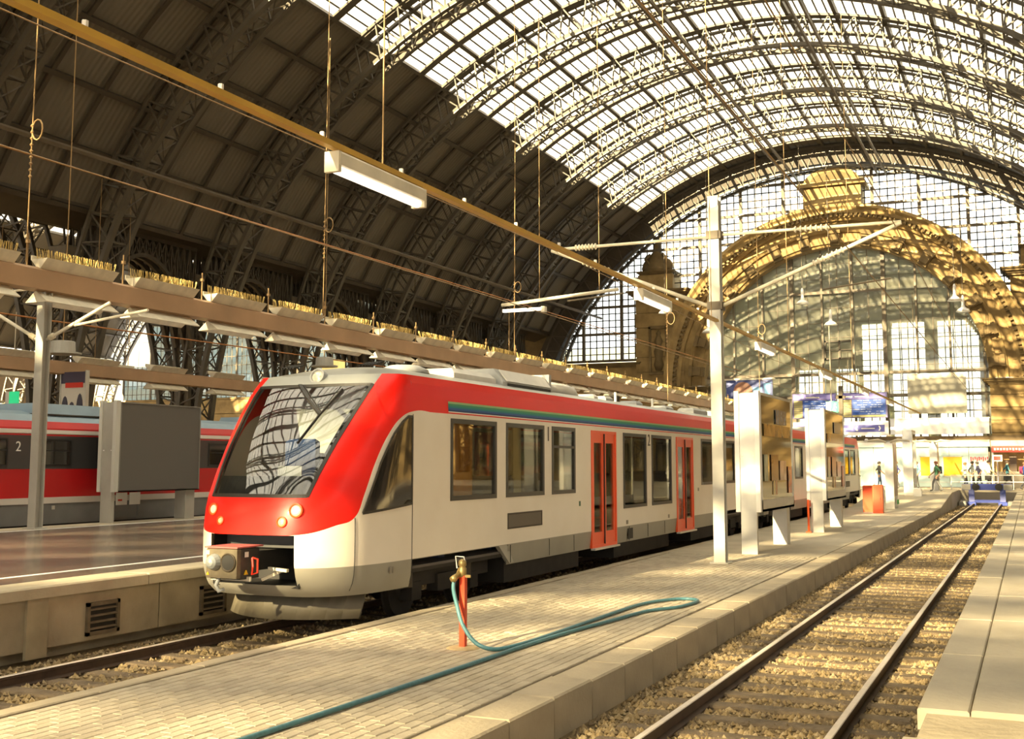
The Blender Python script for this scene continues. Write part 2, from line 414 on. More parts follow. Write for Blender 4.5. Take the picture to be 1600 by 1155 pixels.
for k in range(-11, 12):
    a = A(GS * k); p = RP(a, 30.2)
    mb = MB(); d = Vector((math.sin(a), 0, math.cos(a)))
    w, h = (0.20, 0.34) if abs(k) in (6, 0) else (0.24, 0.26)
    mb.bar(Vector((p.x, Y0R, p.z)), Vector((p.x, YE, p.z)), w, h, d).build('purlin', M_RIBL if abs(k) <= 6 else M_STEELD, ceil)  # outer purlins darker: shade under the boarding put into the colour
raf = MB()
ra = [A(-61.6 + 2.8 * i) for i in range(45)]
for a, b in zip(ra[:-1], ra[1:]):
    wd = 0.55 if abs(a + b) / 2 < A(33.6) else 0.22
    raf.mi = 0 if abs(a + b) / 2 < A(33.6) else 1  # second slot is darker steel, painting in the shade under the boarding
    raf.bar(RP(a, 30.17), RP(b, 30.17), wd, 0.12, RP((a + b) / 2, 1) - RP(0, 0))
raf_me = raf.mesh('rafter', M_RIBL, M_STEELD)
subs = []                                             # (y0, y1) of every roof strip
ed = RIBS + [YE]
for y0, y1 in zip(ed[:-1], ed[1:]):
    n = 3 if y1 - y0 < 10 else 4
    for k in range(n):
        subs.append((y0 + (y1 - y0) * k / n, y0 + (y1 - y0) * (k + 1) / n))
for y0, y1 in subs:
    place(link('rafter', raf_me, ceil), Matrix.Translation((0, y0, 0)))
# boarding panels, corrugated
m_cor = mat('corrugated_boarding', (0.165, 0.14, 0.103), 0.65, 0.0, 0.2, 0.4)
nt = m_cor.node_tree; wv = nt.nodes.new('ShaderNodeTexWave'); wv.bands_direction = 'Y'; wv.inputs['Scale'].default_value = 3.2
tcw = nt.nodes.new('ShaderNodeTexCoord'); nt.links.new(tcw.outputs['Object'], wv.inputs['Vector'])
bpn = nt.nodes.new('ShaderNodeBump'); bpn.inputs['Strength'].default_value = 0.6; bpn.inputs['Distance'].default_value = 0.04
nt.links.new(wv.outputs['Fac'], bpn.inputs['Height']); nt.links.new(bpn.outputs[0], nt.nodes['Principled BSDF'].inputs['Normal'])
pn = MB().box(-1.42, 1.42, -0.5, 0.5, 0, 0.06).mesh('roof_panel', m_cor)
rest = MB()
for y0, y1 in subs:
    for k in list(range(-11, -6)) + list(range(6, 11)) + (list(range(-6, 6)) if y1 > 102 else []):
        a = A(GS * k + GS / 2); ym = (y0 + y1) / 2; p = RP(a, 30.38, ym)
        M = Matrix.Translation(p) @ Matrix.Rotation(a, 4, 'Y') @ Matrix.Diagonal((1.05, (y1 - y0) * 0.998, 1, 1))
        if k < 0 and ym > 20 and seen(p, 60):
            place(link('roof_panel', pn, ceil), M)
        else:
            v = [M @ Vector(c) for c in ((-1.42, -.507, 0), (1.42, -.507, 0), (1.42, .507, 0), (-1.42, .507, 0), (-1.42, -.507, .06), (1.42, -.507, .06), (1.42, .507, .06), (-1.42, .507, .06))]
            rest.add(v, [(0, 3, 2, 1), (4, 5, 6, 7), (0, 1, 5, 4), (1, 2, 6, 5), (2, 3, 7, 6), (3, 0, 4, 7)])
rest.build('outlying_panels', m_cor, ceil, kind='stuff')
# glazed crown
pane_me = MB().box(-0.285, 0.285, -0.5, 0.5, 0, 0.012).mesh('pane', M_ROOFGLASS)
cand = []
for y0, y1 in subs:
    if y1 > 102: continue
    for i in range(60):
        a = A(-33.6 + 1.12 * i + 0.56); ym = (y0 + y1) / 2; p = RP(a, 30.40, ym); q = px(*p)
        ok = ym > 20 and seen(p, 0)
        cand.append((-(1 / q[2] ** 2) if ok else 0.0, a, ym, y1 - y0))
cand.sort()
rest = MB()
for n, (s_, a, ym, dy) in enumerate(cand):
    M = Matrix.Translation(RP(a, 30.40, ym)) @ Matrix.Rotation(a, 4, 'Y') @ Matrix.Diagonal((1, dy * 0.95, 1, 1))
    if n < 300: place(link('pane', pane_me, ceil), M)
    else:
        v = [M @ Vector(c) for c in ((-.285, -.5, 0), (.285, -.5, 0), (.285, .5, 0), (-.285, .5, 0), (-.285, -.5, .012), (.285, -.5, .012), (.285, .5, .012), (-.285, .5, .012))]
        rest.add(v, [(0, 3, 2, 1), (4, 5, 6, 7), (0, 1, 5, 4), (1, 2, 6, 5), (2, 3, 7, 6), (3, 0, 4, 7)])
rest.build('distant_panes', M_ROOFGLASS, ceil, kind='stuff')
gb = MB()
for i in range(61):
    a = A(-33.6 + 1.12 * i)
    if i % 5 == 0: continue
    p = RP(a, 30.36); gb.bar(Vector((p.x, Y0R, p.z)), Vector((p.x, YE, p.z)), .085, .06, Vector((math.sin(a), 0, math.cos(a))))
gb.build('glazing_bars', M_RIBL, ceil, kind='stuff')
for a_ in (-6, 10):                                   # gantry rails hung below the trusses
    for s in (-.35, .35):
        p = RP(A(a_), 27.7); MB().bar((p.x + s, Y0R, p.z), (p.x + s, YE, p.z), .12, .24).build('gantry_rail', M_STEEL, ceil)
# one shell for each neighbouring hall
def side_hall(name, label, xc):
    h = struct(name, label)
    dx = xc - XC
    for y in RIBS + [102.2]:
        if y > 10 or xc < XC: place(link('truss', rib_me, h), Matrix.Translation((dx, y, 0)))
    mb = MB(); mg = MB()
    for k in range(-11, 11):
        a, b = A(GS * k), A(GS * k + GS); t = mg if -6 <= k < 6 else mb
        p, q = RP(a, 30.4, 0, xc), RP(b, 30.4, 0, xc)
        t.add([(p.x, Y0R, p.z), (q.x, Y0R, q.z), (q.x, YE, q.z), (p.x, YE, p.z)], [(0, 1, 2, 3)])
    mb.build('boarding', m_cor, h); mg.build('glazing', M_ROOFGLASS, h)
    for k in range(-11, 12):
        a = A(GS * k); p = RP(a, 30.2, 0, xc); MB().bar((p.x, Y0R, p.z), (p.x, YE, p.z), .2, .3, (math.sin(a), 0, math.cos(a))).build('purlin', M_RIBL, h)
    for y0, y1 in subs:
        if y0 > 20 and xc < XC: place(link('rafter', raf_me, h), Matrix.Translation((dx, y0, 0)))
side_hall('ceiling_left', 'dark arched roof of the neighbouring hall seen through the left columns', XC - 56.8)
side_hall('ceiling_right', 'arched roof of the neighbouring hall beyond the right platform', XC + 56.8)
for x0, x1, nm in ((XC - 30.3, XC - 26.5, 'valley_roof'), (XC + 26.5, XC + 30.3, 'valley_roof')):
    MB().prism([(x0, 15.0), ((x0 + x1) / 2, 14.3), (x1, 15.0), (x1, 15.15), ((x0 + x1) / 2, 14.45), (x0, 15.15)], 'y', Y0R, YE).build(nm, M_STEELD, ceil)
MB().box(XC - 31, XC - 26.6, 102.4, 103.2, 9, 22).build('gable_gap_filler', M_STONED, ceil)  # added block that closes a bright sky gap beside the gable
# columns in the row between the halls, and lattice girders from column to column
def column_mesh():
    sh = MB(); w = 0.42
    for sx in (-1, 1):
        for sy in (-1, 1):
            x, y = sx * w, sy * w
            sh.box(x - .16, x + .16, y - .05, y + .05, -.2, 13.2); sh.box(x + sx * .11, x + sx * .16, y - .14, y + .14, -.2, 13.2)
    la = MB(); z = 0.2
    while z < 12.6:
        for s in (-1, 1):
            la.bar((s * w, -w, z), (s * w, w, z + .8), .05); la.bar((s * w, w, z), (s * w, -w, z + .8), .05)
            la.bar((-w, s * w, z), (w, s * w, z + .8), .05)
        z += .8
    bs = MB(); bs.cbox(-.75, .75, -.75, .75, -.2, 1.0, .06); bs.cbox(-.6, .6, -.6, .6, 12.6, 13.3, .05)
    return sh.mesh('shaft', M_STEEL), la.mesh('lattice', M_STEEL), bs.mesh('base_and_cap', M_STEEL)
cm = column_mesh()
XCOL = XC - 28.4
for i, y in enumerate(sorted([y for y in RIBS if y > 35] + [98.4])):
    t = thing('lattice_column', f'riveted lattice roof column between the halls, {ORD[i]} from the left picture edge', 'column', (XCOL, y, 0), 'columns between the halls')
    for n, me in zip(('shaft', 'lattice', 'base_and_cap'), cm):
        o = link(n, me, t); place(o, Matrix.Translation((XCOL, y, 0)))
        if n == 'lattice': o['kind'] = 'stuff'
def girder_bay(L):
    c = MB(); w = MB(); n = 16
    for x in (-.9, -.3, .3, .9):
        c.bar((x, 0, 14.6), (x, L, 14.6), .22, .26)
        pts = [(x, L * i / n, 9.0 + 4.6 * math.sin(PI * i / n) ** 0.7) for i in range(n + 1)]
        for p, q in zip(pts[:-1], pts[1:]): c.bar(p, q, .20, .20)
        for i, (p, q) in enumerate(zip(pts[:-1], pts[1:])):
            w.bar(p, (x, q[1], 14.6), .08); w.bar(q, (x, p[1], 14.6), .08); w.bar(q, (x, q[1], 14.6), .09)
        c.bar((x, 0, 11.9), (x, L, 11.9), .12, .16)
        for i in range(6):
            w.bar((x, L * i / 6, 14.6), (x, L * (i + 1) / 6, 17.4), .07); w.bar((x, L * (i + 1) / 6, 14.6), (x, L * i / 6, 17.4), .07)
        c.bar((x, 0, 17.4), (x, L, 17.4), .16)
    for i in range(n + 1):
        y = L * i / n; w.bar((-.5, y, 14.6), (.5, y, 14.6), .07)
        if i < n: w.bar((-.5, y, 14.6), (.5, y + L / n, 14.6), .06)
    return c.mesh('chord', M_STEELD), w.mesh('lattice', M_STEELD)
gm = girder_bay(8.08)
for i, y in enumerate([y for y in RIBS if y > 35]):
    t = thing('lattice_girder', f'arched lattice girder linking the columns, {ORD[i]} bay from the left picture edge', 'girder', (XCOL, y, 0), 'girders between the columns')
    for n, me in zip(('chord', 'lattice'), gm):
        o = link(n, me, t); place(o, Matrix.Translation((XCOL, y + .64, 0)))
        if n == 'lattice': o['kind'] = 'stuff'
# ================================================================== FAR END: portal, gable glazing, entrance hall
D = 103.0
XP, ZPc, R1, R2 = -14.9, 9.5, 12.1, 15.7
wf = struct('wall_far', 'ochre sandstone portal wall with a great arch at the end of the hall')
def sweep(prof, a0, a1, n, cx, cz):
    mb = MB(); m = len(prof)
    for i in range(n + 1):
        a = a0 + (a1 - a0) * i / n
        for r, y in prof: mb.v.append((cx + r * math.cos(a), y, cz + r * math.sin(a)))
    for i in range(n):
        for k in range(m - 1):
            mb.f.append((i * m + k, i * m + k + 1, (i + 1) * m + k + 1, (i + 1) * m + k)); mb.m.append(0)
    return mb
prof = [(12.1, 105), (12.1, 102.5), (12.35, 102.35), (12.35, 102.2), (12.75, 102.2), (12.75, 102.5), (13.35, 102.5), (13.35, 102.25), (13.6, 102.1), (13.6, 102.45), (14.35, 102.6), (14.35, 102.3), (14.6, 102.15), (14.6, 102.0), (14.95, 102.0), (14.95, 101.7), (15.25, 101.6), (15.45, 101.35), (15.7, 101.35), (15.7, 105)]
sweep(prof, 0, PI, 64, XP, ZPc).build('archivolt', M_STONE, wf, smooth=False)
for k in range(15):                                   # carved console blocks around the intrados
    a = PI * (k + 0.5) / 15
    c = Vector((XP + 12.75 * math.cos(a), 0, ZPc + 12.75 * math.sin(a))); rd = Vector((math.cos(a), 0, math.sin(a))); tg = Vector((-math.sin(a), 0, math.cos(a)))
    mb = MB()
    for (w, h, y0, y1, o) in ((0.42, 0.62, 101.85, 102.5, 0), (0.50, 0.16, 101.7, 102.4, 0.55), (0.34, 0.30, 101.65, 101.9, -0.1)):
        q = [c + rd * (o + sr * h) + tg * (st_ * w) for sr, st_ in ((-1, -1), (-1, 1), (1, 1), (1, -1))]
        mb.add([(p.x, y0, p.z) for p in q] + [(p.x, y1, p.z) for p in q], [(0, 1, 2, 3), (7, 6, 5, 4), (0, 4, 5, 1), (1, 5, 6, 2), (2, 6, 7, 3), (3, 7, 4, 0)])
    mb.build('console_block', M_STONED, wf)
dn = MB()
for k in range(110):
    a = PI * (k + .5) / 110
    p = Vector((XP + 14.78 * math.cos(a), 101.85, ZPc + 14.78 * math.sin(a))); rd = Vector((math.cos(a), 0, math.sin(a)))
    dn.bar(p - rd * .13, p + rd * .16, .22, .34, (0, 1, 0))
dn.build('dentils', M_STONED, wf, kind='stuff')
# piers in courses
def pier(x0, x1, z0, z1, h, yf, yb=105, inset=0.0):
    z = z0; k = 0
    while z < z1 - 0.05:
        zt = min(z + h, z1); w = 0.05 if k % 2 else 0.0
        MB().box(x0 + w * .4, x1 - w * .4, yf + w, yb, z, zt - .06).build('stone_course', M_STONE, wf)
        MB().box(x0 + .05, x1 - .05, yf + .12, yb - .02, zt - .06, zt).build('joint', M_STONED, wf)
        z = zt; k += 1
def cornice(x0, x1, z, yf, s=1.0, m=None):
    mb = MB()
    for i, (o, h) in enumerate(((.15, .18), (.3, .16), (.55, .2), (.7, .14))):
        zz = z + s * sum(q[1] for q in ((.15, .18), (.3, .16), (.55, .2), (.7, .14))[:i])
        mb.box(x0 - o * s, x1 + o * s, yf - o * s, 105, zz, zz + h * s)
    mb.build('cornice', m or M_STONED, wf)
for sgn in (-1, 1):
    xin, xout = XP + sgn * 12.1, XP + sgn * 15.7
    a, b = min(xin, xout), max(xin, xout)
    pier(a, b, 0.76, 9.0, 1.05, 102.25); cornice(a, b, 8.9, 102.3, 0.8)
    p0, p1 = (-33.6, -28.9) if sgn < 0 else (-0.9, 3.8)
    if sgn < 0: pier(p0, -30.55, 0.76, 9.0, 1.3, 102.35)
    pier(p0, p1, 9.6 if sgn < 0 else 9.6, 18.0, 1.4, 102.45); cornice(p0, p1, 18.0, 102.4)
    if sgn > 0: pier(0.75, p1, 0.76, 9.6, 1.3, 102.35)
    cx = (p0 + p1) / 2 - (0.3 if sgn < 0 else -0.3)
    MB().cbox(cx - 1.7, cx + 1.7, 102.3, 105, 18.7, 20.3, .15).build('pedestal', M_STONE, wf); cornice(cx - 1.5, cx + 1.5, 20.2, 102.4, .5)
    st_ob = MB()                                       # carved trophy on the pedestal: a seated figure among drapery and a globe
    st_ob.lathe((cx, 103.2, 20.5), (0, 0, 1), [(1.25, 0), (1.3, .35), (1.05, .8), (.85, 1.25), (.75, 1.6), (.5, 1.95), (.28, 2.1), (.38, 2.35), (.40, 2.6), (.26, 2.85), (.05, 2.95)], 14)
    st_ob.lathe((cx - .9, 103.0, 20.5), (0, 0, 1), [(.5, 0), (.6, .4), (.45, .9), (.2, 1.3), (.3, 1.5), (.1, 1.75)], 10)
    st_ob.lathe((cx + .95, 103.0, 20.5), (0, 0, 1), [(.45, 0), (.6, .35), (.6, .8), (.35, 1.15), (.08, 1.3)], 10)
    st_ob.tube([(cx - .6, 102.8, 22.2), (cx - 1.0, 102.5, 21.7), (cx - .5, 102.3, 21.2)], [.16, .14, .1]); st_ob.tube([(cx + .6, 102.8, 22.2), (cx + 1.0, 102.5, 21.8), (cx + 1.1, 102.4, 21.2)], [.16, .14, .1])
    st_ob.build('carved_figure', M_STONED, wf, smooth=True)
    ncx = (p0 + p1) / 2 - .1                           # niche with carved relief
    f = MB()
    for q in ((ncx - .9, ncx - .7, 10.9, 15.2), (ncx + .7, ncx + .9, 10.9, 15.2), (ncx - .9, ncx + .9, 10.7, 10.95), (ncx - .9, ncx + .9, 15.0, 15.3)): f.box(q[0], q[1], 102.25, 102.6, q[2], q[3])
    f.build('niche_frame', M_STONED, wf)
    f = MB().lathe((ncx, 102.55, 11.1), (0, 0, 1), [(.3, 0), (.5, .5), (.35, 1.1), (.48, 1.8), (.3, 2.3), (.42, 2.8), (.2, 3.3), (.28, 3.5), (.05, 3.8)], 10); f.build('carved_relief', M_STONED, wf, smooth=True)
MB().box(-7, XP, 103, 104, 0, 0.1) if False else None
# crowning block over the apex
mb = MB(); cx = XP - .1
mb.cbox(cx - 2.5, cx + 2.5, 101.6, 104.5, 25.0, 26.9, .1); mb.cbox(cx - 2.9, cx + 2.9, 101.3, 104.6, 26.9, 27.3, .1); mb.build('crowning_block', M_STONE, wf)
mb = MB(); mb.prism([(cx + 2.4 * math.cos(PI * i / 12), 27.3 + 1.25 * math.sin(PI * i / 12)) for i in range(13)], 'y', 101.6, 104.2); mb.build('round_pediment', M_STONE, wf)
mb = MB(); mb.prism([(cx + 1.8 * math.cos(PI * i / 12), 27.35 + .85 * math.sin(PI * i / 12)) for i in range(13)], 'y', 101.5, 101.62); mb.build('pediment_shell', M_STONED, wf)
# plain wall beside the portal, coursed
for x0, x1 in ((-44.6, -33.6),):
    pier(x0, x1, 0.0, 11.6, 1.45, 102.7); cornice(x0, x1, 11.5, 102.8, .7)
wl = struct('wall_far_left', 'ochre stone wall under tall windows at the end of the left hall')
def course_wall(par, x0, x1, z0, z1, h, yf):
    z = z0
    while z < z1 - .05:
        MB().box(x0, x1, yf, yf + 1.6, z, min(z + h, z1) - .07).build('stone_course', M_STONE, par); z += h
    MB().box(x0 + .02, x1 - .02, yf + .1, yf + 1.5, z0, z1).build('joint', M_STONED, par)
course_wall(wl, -115, -44.7, 0, 9.8, 1.6, 102.9)
wr = struct('wall_far_right', 'ochre stone end wall of the hall to the right')
course_wall(wr, 3.9, 72, 0, 13.0, 1.6, 102.9)
# --- gable glazing
gg = struct('window_1', 'gable window of small panes between the portal arch and the roof')
def reg(x):
    d = abs(x - XC); zt = ZC + math.sqrt(max(0, 28.6 ** 2 - d * d)) if d < 28.5 else 0
    zb = 12.1
    if abs(x - XP) < R2: zb = max(zb, ZPc + math.sqrt(R2 ** 2 - (x - XP) ** 2) - .1)
    if -33.6 < x < -28.9 or -0.9 < x < 3.8: zb = max(zb, 18.2)
    return zb, zt
YG = 102.95
xs = [XC + 3.9 * k for k in range(-7, 8)]
ball = MB(); hb = MB()
for x0, x1 in zip(xs[:-1], xs[1:]):
    n = 6; X = [x0 + (x1 - x0) * i / n for i in range(n + 1)]
    lo = [reg(x)[0] for x in X]; hi = [reg(x)[1] for x in X]
    if max(h - l for h, l in zip(hi, lo)) < 0.3: continue
    hi = [max(h, l + .01) for h, l in zip(hi, lo)]
    mb = MB(); v = [(x, YG, z) for x, z in zip(X, lo)] + [(x, YG, z) for x, z in zip(X, hi)]
    mb.add(v, [(i, i + 1, n + 2 + i, n + 1 + i) for i in range(n)]); mb.build('pane', M_GABLE, gg)
    for i in range(n):
        if hi[i] - lo[i] > .2:
            w = .28 if i == 0 else .085
            (hb if i == 0 else ball).box(X[i] - w / 2, X[i] + w / 2, YG - .06 if i else YG - .2, YG + .06, lo[i], hi[i])
z = 12.2; k = 0
while z < 28.2:
    x = XC - 27.6; run = None
    while x < XC + 27.7:
        b, t_ = reg(x); ins = b <= z <= t_
        if ins and run is None: run = x
        if (not ins or x + .15 >= XC + 27.7) and run is not None:
            w = .24 if k % 4 == 0 else .085
            (hb if k % 4 == 0 else ball).box(run, x, YG - (.15 if k % 4 == 0 else .06), YG + .06, z - w / 2, z + w / 2); run = None
        x += .15
    z += .65; k += 1
hb.build('mullion_frame', M_STEEL, gg); ball.build('glazing_bars', M_STEELD, gg, kind='stuff')
fr_ = sweep([(28.5, 101.6), (28.5, 102.9), (30.3, 102.9), (30.3, 101.6), (28.5, 101.6)], A(-2), A(182), 64, XC, ZC); fr_.build('arched_fascia', M_STEELD, gg)
# --- portal glazing
pg = struct('window_2', 'great arched portal window with steel mullions and dusty glass')
YPG = 103.7
mx = [-11.1 + 2.66 * k for k in range(-6, 4)]
xs = [XP - R1] + mx + [XP + R1]
zt_ = lambda x: ZPc + math.sqrt(max(0, R1 * R1 - (x - XP) ** 2)) if abs(x - XP) < R1 else ZPc
zrows = [4.9, 8.3, 10.3, 13.2, 17.6]
bars = MB()
for i, (x0, x1) in enumerate(zip(xs[:-1], xs[1:])):
    for j, z0 in enumerate(zrows):
        z1 = zrows[j + 1] if j + 1 < len(zrows) else 99
        n = 5; X = [x0 + (x1 - x0) * q / n for q in range(n + 1)]
        hi = [min(z1, zt_(x)) for x in X]
        if max(hi) - z0 < .1: continue
        hi = [max(h, z0) for h in hi]
        clear = (abs((x0 + x1) / 2 + 15.1) < 1.2 and j == 3) and False
        mb = MB(); mb.add([(x, YPG, z0) for x in X] + [(x, YPG, h) for x, h in zip(X, hi)], [(q, q + 1, n + 2 + q, n + 1 + q) for q in range(n)])
        mb.build('pane', M_PORTAL, pg)
    if x0 in mx:
        w = .34 if abs(x0 + 11.1) < .1 or abs(x0 + 11.1 + 2.66 * 3) < .1 else .17
        MB().box(x0 - w / 2, x0 + w / 2, YPG - .35, YPG + .05, 0.76, zt_(x0) + .1).build('mullion', M_STEEL, pg)
    xm = (x0 + x1) / 2; bars.box(xm - .035, xm + .035, YPG - .08, YPG + .02, 4.9, zt_(xm))
for z in (8.3, 10.3):
    MB().box(XP - R1, XP + R1, YPG - .32, YPG + .05, z - .13, z + .13).build('transom', M_STEEL, pg)
MB().box(mx[3 - 0] , mx[6], YPG - .4, YPG, 17.5, 17.75).build('transom', M_STEEL, pg)
for k in range(12):
    z = 5.6 + 1.33 * k
    hw = math.sqrt(max(0, R1 ** 2 - max(0, z - ZPc) ** 2)); bars.box(XP - hw, XP + hw, YPG - .05, YPG + .02, z - .022, z + .022)
bars.build('glazing_bars', M_STEEL, pg, kind='stuff')
vb = MB()                                              # tilted vent sash
for q in ((-16.3, -16.15, 11.6, 13.3), (-13.85, -13.7, 11.6, 13.3), (-16.3, -13.7, 11.6, 11.75), (-16.3, -13.7, 13.15, 13.3), (-16.3, -13.7, 12.4, 12.5), (-15.05, -14.9, 11.6, 13.3)): vb.box(q[0], q[1], YPG - .25, YPG - .1, q[2], q[3])
vb.build('vent_sash', M_STEELD, pg)
# --- entrance hall behind the portal
eh = struct('wall_entrance_hall', 'pale entrance hall with tall windows seen through the portal glass')
m_eh = mat('entrance_plaster', (0.42, 0.41, 0.32), 0.9)
op = [(-22.6, -19.6), (-18.7, -16.3), (-15.8, -13.4), (-12.8, -9.4), (-8.3, -4.2)]
YB = 125.0
mb = MB(); xx = XP - 12.5
while xx < XP + 12.4:
    x2 = xx + .2; xm = xx + .1; top = ZPc + math.sqrt(max(0, 12.5 ** 2 - (xm - XP) ** 2)); o_ = [q for q in op if q[0] <= xm <= q[1]]
    if o_:
        zt0 = min(17.2 if o_[0][0] > -16 else 12.5, top - .6)
        mb.box(xx, x2, YB, YB + .8, 0, 4.5); mb.box(xx, x2, YB, YB + .8, zt0, top)
    else: mb.box(xx, x2, YB, YB + .8, 0, top)
    xx = x2
mb.build('back_wall', m_eh, eh)
sweep([(12.55, 104.2), (12.55, 125.8)], 0, PI, 32, XP, ZPc).build('vault', m_eh, eh)
MB().box(XP - 12.9, XP - 12.55, 104.2, 125.8, 0, 9.5).box(XP + 12.55, XP + 12.9, 104.2, 125.8, 0, 9.5).box(XP - 12.6, XP + 12.6, 103.8, 126, .5, .76).build('shell', m_eh, eh)
for a, b in op:
    zt0 = 17.2 if a > -16 else 12.5
    mb = MB(); n = max(3, round((b - a) / .8))
    for i in range(n + 1): x = a + (b - a) * i / n; mb.box(x - .05, x + .05, YB - .05, YB + .1, 4.5, zt0)
    z = 4.5
    while z < zt0: mb.box(a, b, YB - .05, YB + .1, z - .04, z + .04); z += 1.1
    mb.build('window_frame', M_STEEL, eh)
for x in (-13.1, -8.85, -19.1): MB().lathe((x, YB - .5, 0.76), (0, 0, 1), [(.5, 0), (.5, .5), (.38, .7), (.36, 15.6), (.5, 16), (.6, 16.6)], 14).build('pilaster', m_eh, eh, smooth=True)
# left hall end: plain tall windows on the stone wall
lg = struct('window_3', 'grey glazed gable of the neighbouring hall beyond the left columns')
XC2 = XC - 56.8
xs = [XC2 + 4.1 * k for k in range(-6, 8)]
fr = MB()
for x0, x1 in zip(xs[:-1], xs[1:]):
    d = max(abs(x0 - XC2), abs(x1 - XC2)); h = ZC + math.sqrt(max(1, 27.9 ** 2 - d * d))
    if h < 10.5: continue
    MB().box(x0, x1, YG, YG + .03, 9.8, h).build('pane', M_GABLE, lg); fr.box(x0 - .1, x0 + .1, YG - .1, YG + .1, 9.8, h + 2)
    for k in range(1, 6): fr.box(x0 + k * .68 - .03, x0 + k * .68 + .03, YG - .05, YG, 9.8, h)
    z = 10.4
    while z < h: fr.box(x0, x1, YG - .05, YG, z - .03, z + .03); z += 1.0
fr.build('window_frame', M_STEEL, lg)
rg = struct('window_4', 'glazed gable of the hall to the right'); MB().box(12.8, 70, YG, YG + .03, 13, 30).build('pane', M_GABLE, rg)
# city beyond the glass
def tower(label, x0, x1, y, z1, m, step, wm):
    t = thing('office_building', label, 'building', ((x0 + x1) / 2, y, 0)); MB().box(x0, x1, y, y + 20, 0, z1).build('block', m, t)
    z = 3.0
    while z + step * .7 < z1:
        o = MB()
        n = int((x1 - x0) / 2.4)
        for i in range(n): a = x0 + .3 + i * (x1 - x0 - .3) / n; o.box(a, a + 1.8, y - .05, y + .02, z, z + step * .62)
        o.build('window_row', wm, t); z += step
m_tw = mat('pale_facade', (0.62, 0.66, 0.68), .7); m_twd = mat('dark_facade_glass', (.03, .04, .05), .3); m_twg = mat('blue_facade_glass', (0.30, 0.42, 0.52), .15)
tower('pale blue glazed office tower beyond the right side of the gable', -2, 22, 170, 52, m_tw, 3.6, m_twg)
tower('low grey building beyond the gable glass left of the portal', -66, -42, 150, 18.5, mat('grey_facade', (.09, .095, .09), .8), 4.0, m_twd)
tower('grey building behind the gable of the neighbouring hall', -150, -82, 150, 34, mat('grey_facade2', (.022, .024, .026), .8), 4.0, m_twd)
# ================================================================== CONCOURSE
m_lit = mat('lit_milk_glass', (0.50, 0.62, 0.55), .2, emit=0.05); m_lity = mat('yellow_backlit_poster', (0.95, 0.55, 0.01), .3, emit=0.08, var=.25, scale=1.2)
m_litw = mat('lit_white_band', (0.75, 0.72, 0.66), .5, emit=0.06)
ks = thing('glass_shop', 'white lit glass shop front with two yellow posters behind the buffer stop', 'shop', (-5, 84, .76))
YK = 84.0
for i in range(9):
    x0 = -11.3 + i * 1.25
    if x0 > -3.8: break
    MB().box(x0, x0 + 1.22, YK, YK + .08, .80, 3.55).build('glass_panel', m_lit, ks)
MB().box(-11.4, -2.45, YK - .25, YK + .4, 3.55, 3.85).build('fascia', M_ALUW, ks)
MB().box(-11.4, -2.45, YK - .1, YK + 4, 3.85, 4.0).build('roof', M_GREYP, ks)
for x0, x1 in ((-6.95, -5.75), (-5.45, -4.25)):
    p = MB().box(x0, x1, YK - .06, YK - .01, 1.55, 2.85).build('poster', m_lity, ks)
    f = MB()
    for q in ((x0 - .05, x0, 1.5, 2.9), (x1, x1 + .05, 1.5, 2.9), (x0 - .05, x1 + .05, 1.5, 1.55), (x0 - .05, x1 + .05, 2.85, 2.9)): f.box(q[0], q[1], YK - .08, YK, q[2], q[3])
    f.build('poster_frame', M_ALU, p)
for z in (1.12, .98 + .45): MB().box(-8.6, -3.9, YK - .03, YK - .005, z - .02, z + .02).build('glass_joint', M_ALU, ks)
m_redp = mat('red_print', (.55, .03, .05), .5)
rp = MB()
for i in range(9): rp.box(-3.72 + i * .13, -3.64 + i * .13, YK - .03, YK - .01, 2.55 + .05 * (i % 3), 2.85 - .04 * (i % 2))
rp.build('red_print', m_redp, ks, kind='stuff')
k2 = thing('snack_bar', 'open snack bar with red name board at the right of the concourse', 'shop', (0, 84, .76))
MB().box(-2.3, 4.5, 86, 86.2, .76, 3.55).build('back_wall', mat('warm_shop_wall', (.50, .30, .10), .7, emit=.04, var=.5, scale=2.5), k2)  # back wall glows faintly in place of shop lighting
MB().box(-2.4, 4.5, YK - .2, YK + 2.2, 3.57, 3.95).build('roof', M_GREYP, k2)
sg = MB().box(-2.35, .6, 83.6, 83.75, 3.15, 3.55).build('name_board', mat('red_board', (.70, .05, .03), .4, emit=.12), k2)
lt = MB()
for i in range(14): lt.box(-2.2 + i * .19, -2.08 + i * .19, 83.57, 83.6, 3.27 + .03 * (i % 2), 3.43)
lt.build('lettering', M_WHITE, sg, kind='stuff')
MB().box(-2.3, 4.4, 84.2, 84.8, .76, 1.85).build('counter', mat('counter', (.30, .26, .2), .4), k2)
for i in range(5): MB().box(-2.2 + i * .9, -1.75 + i * .9, 85.6, 85.95, 1.6 + .2 * (i % 3), 2.9).build('shelf_display', mat(f'display{i}', ((.5, .3, .1), (.15, .1, .06), (.7, .6, .3), (.1, .35, .45), (.6, .2, .1))[i], .5, emit=.06), k2)  # displays carry a slight glow standing in for the bar's lighting
for x in (-2.3, .7): MB().box(x - .06, x + .06, 83.7, 83.85, .76, 3.55).build('post', M_ALU, k2)
k3 = thing('flower_stall', 'brightly lit kiosk with yellow display left of the grey pillars', 'shop', (-11, 82, .76))
MB().box(-15.5, -11.6, 86, 86.2, .76, 3.6).build('back_wall', mat('kiosk_wall', (.40, .32, .17), .7, emit=.03, var=.5, scale=2), k3)  # emission in this wall stands in for kiosk lighting
MB().box(-15.5, -11.4, 83.6, 86.2, 3.6, 3.9).build('roof', M_GREYP, k3)
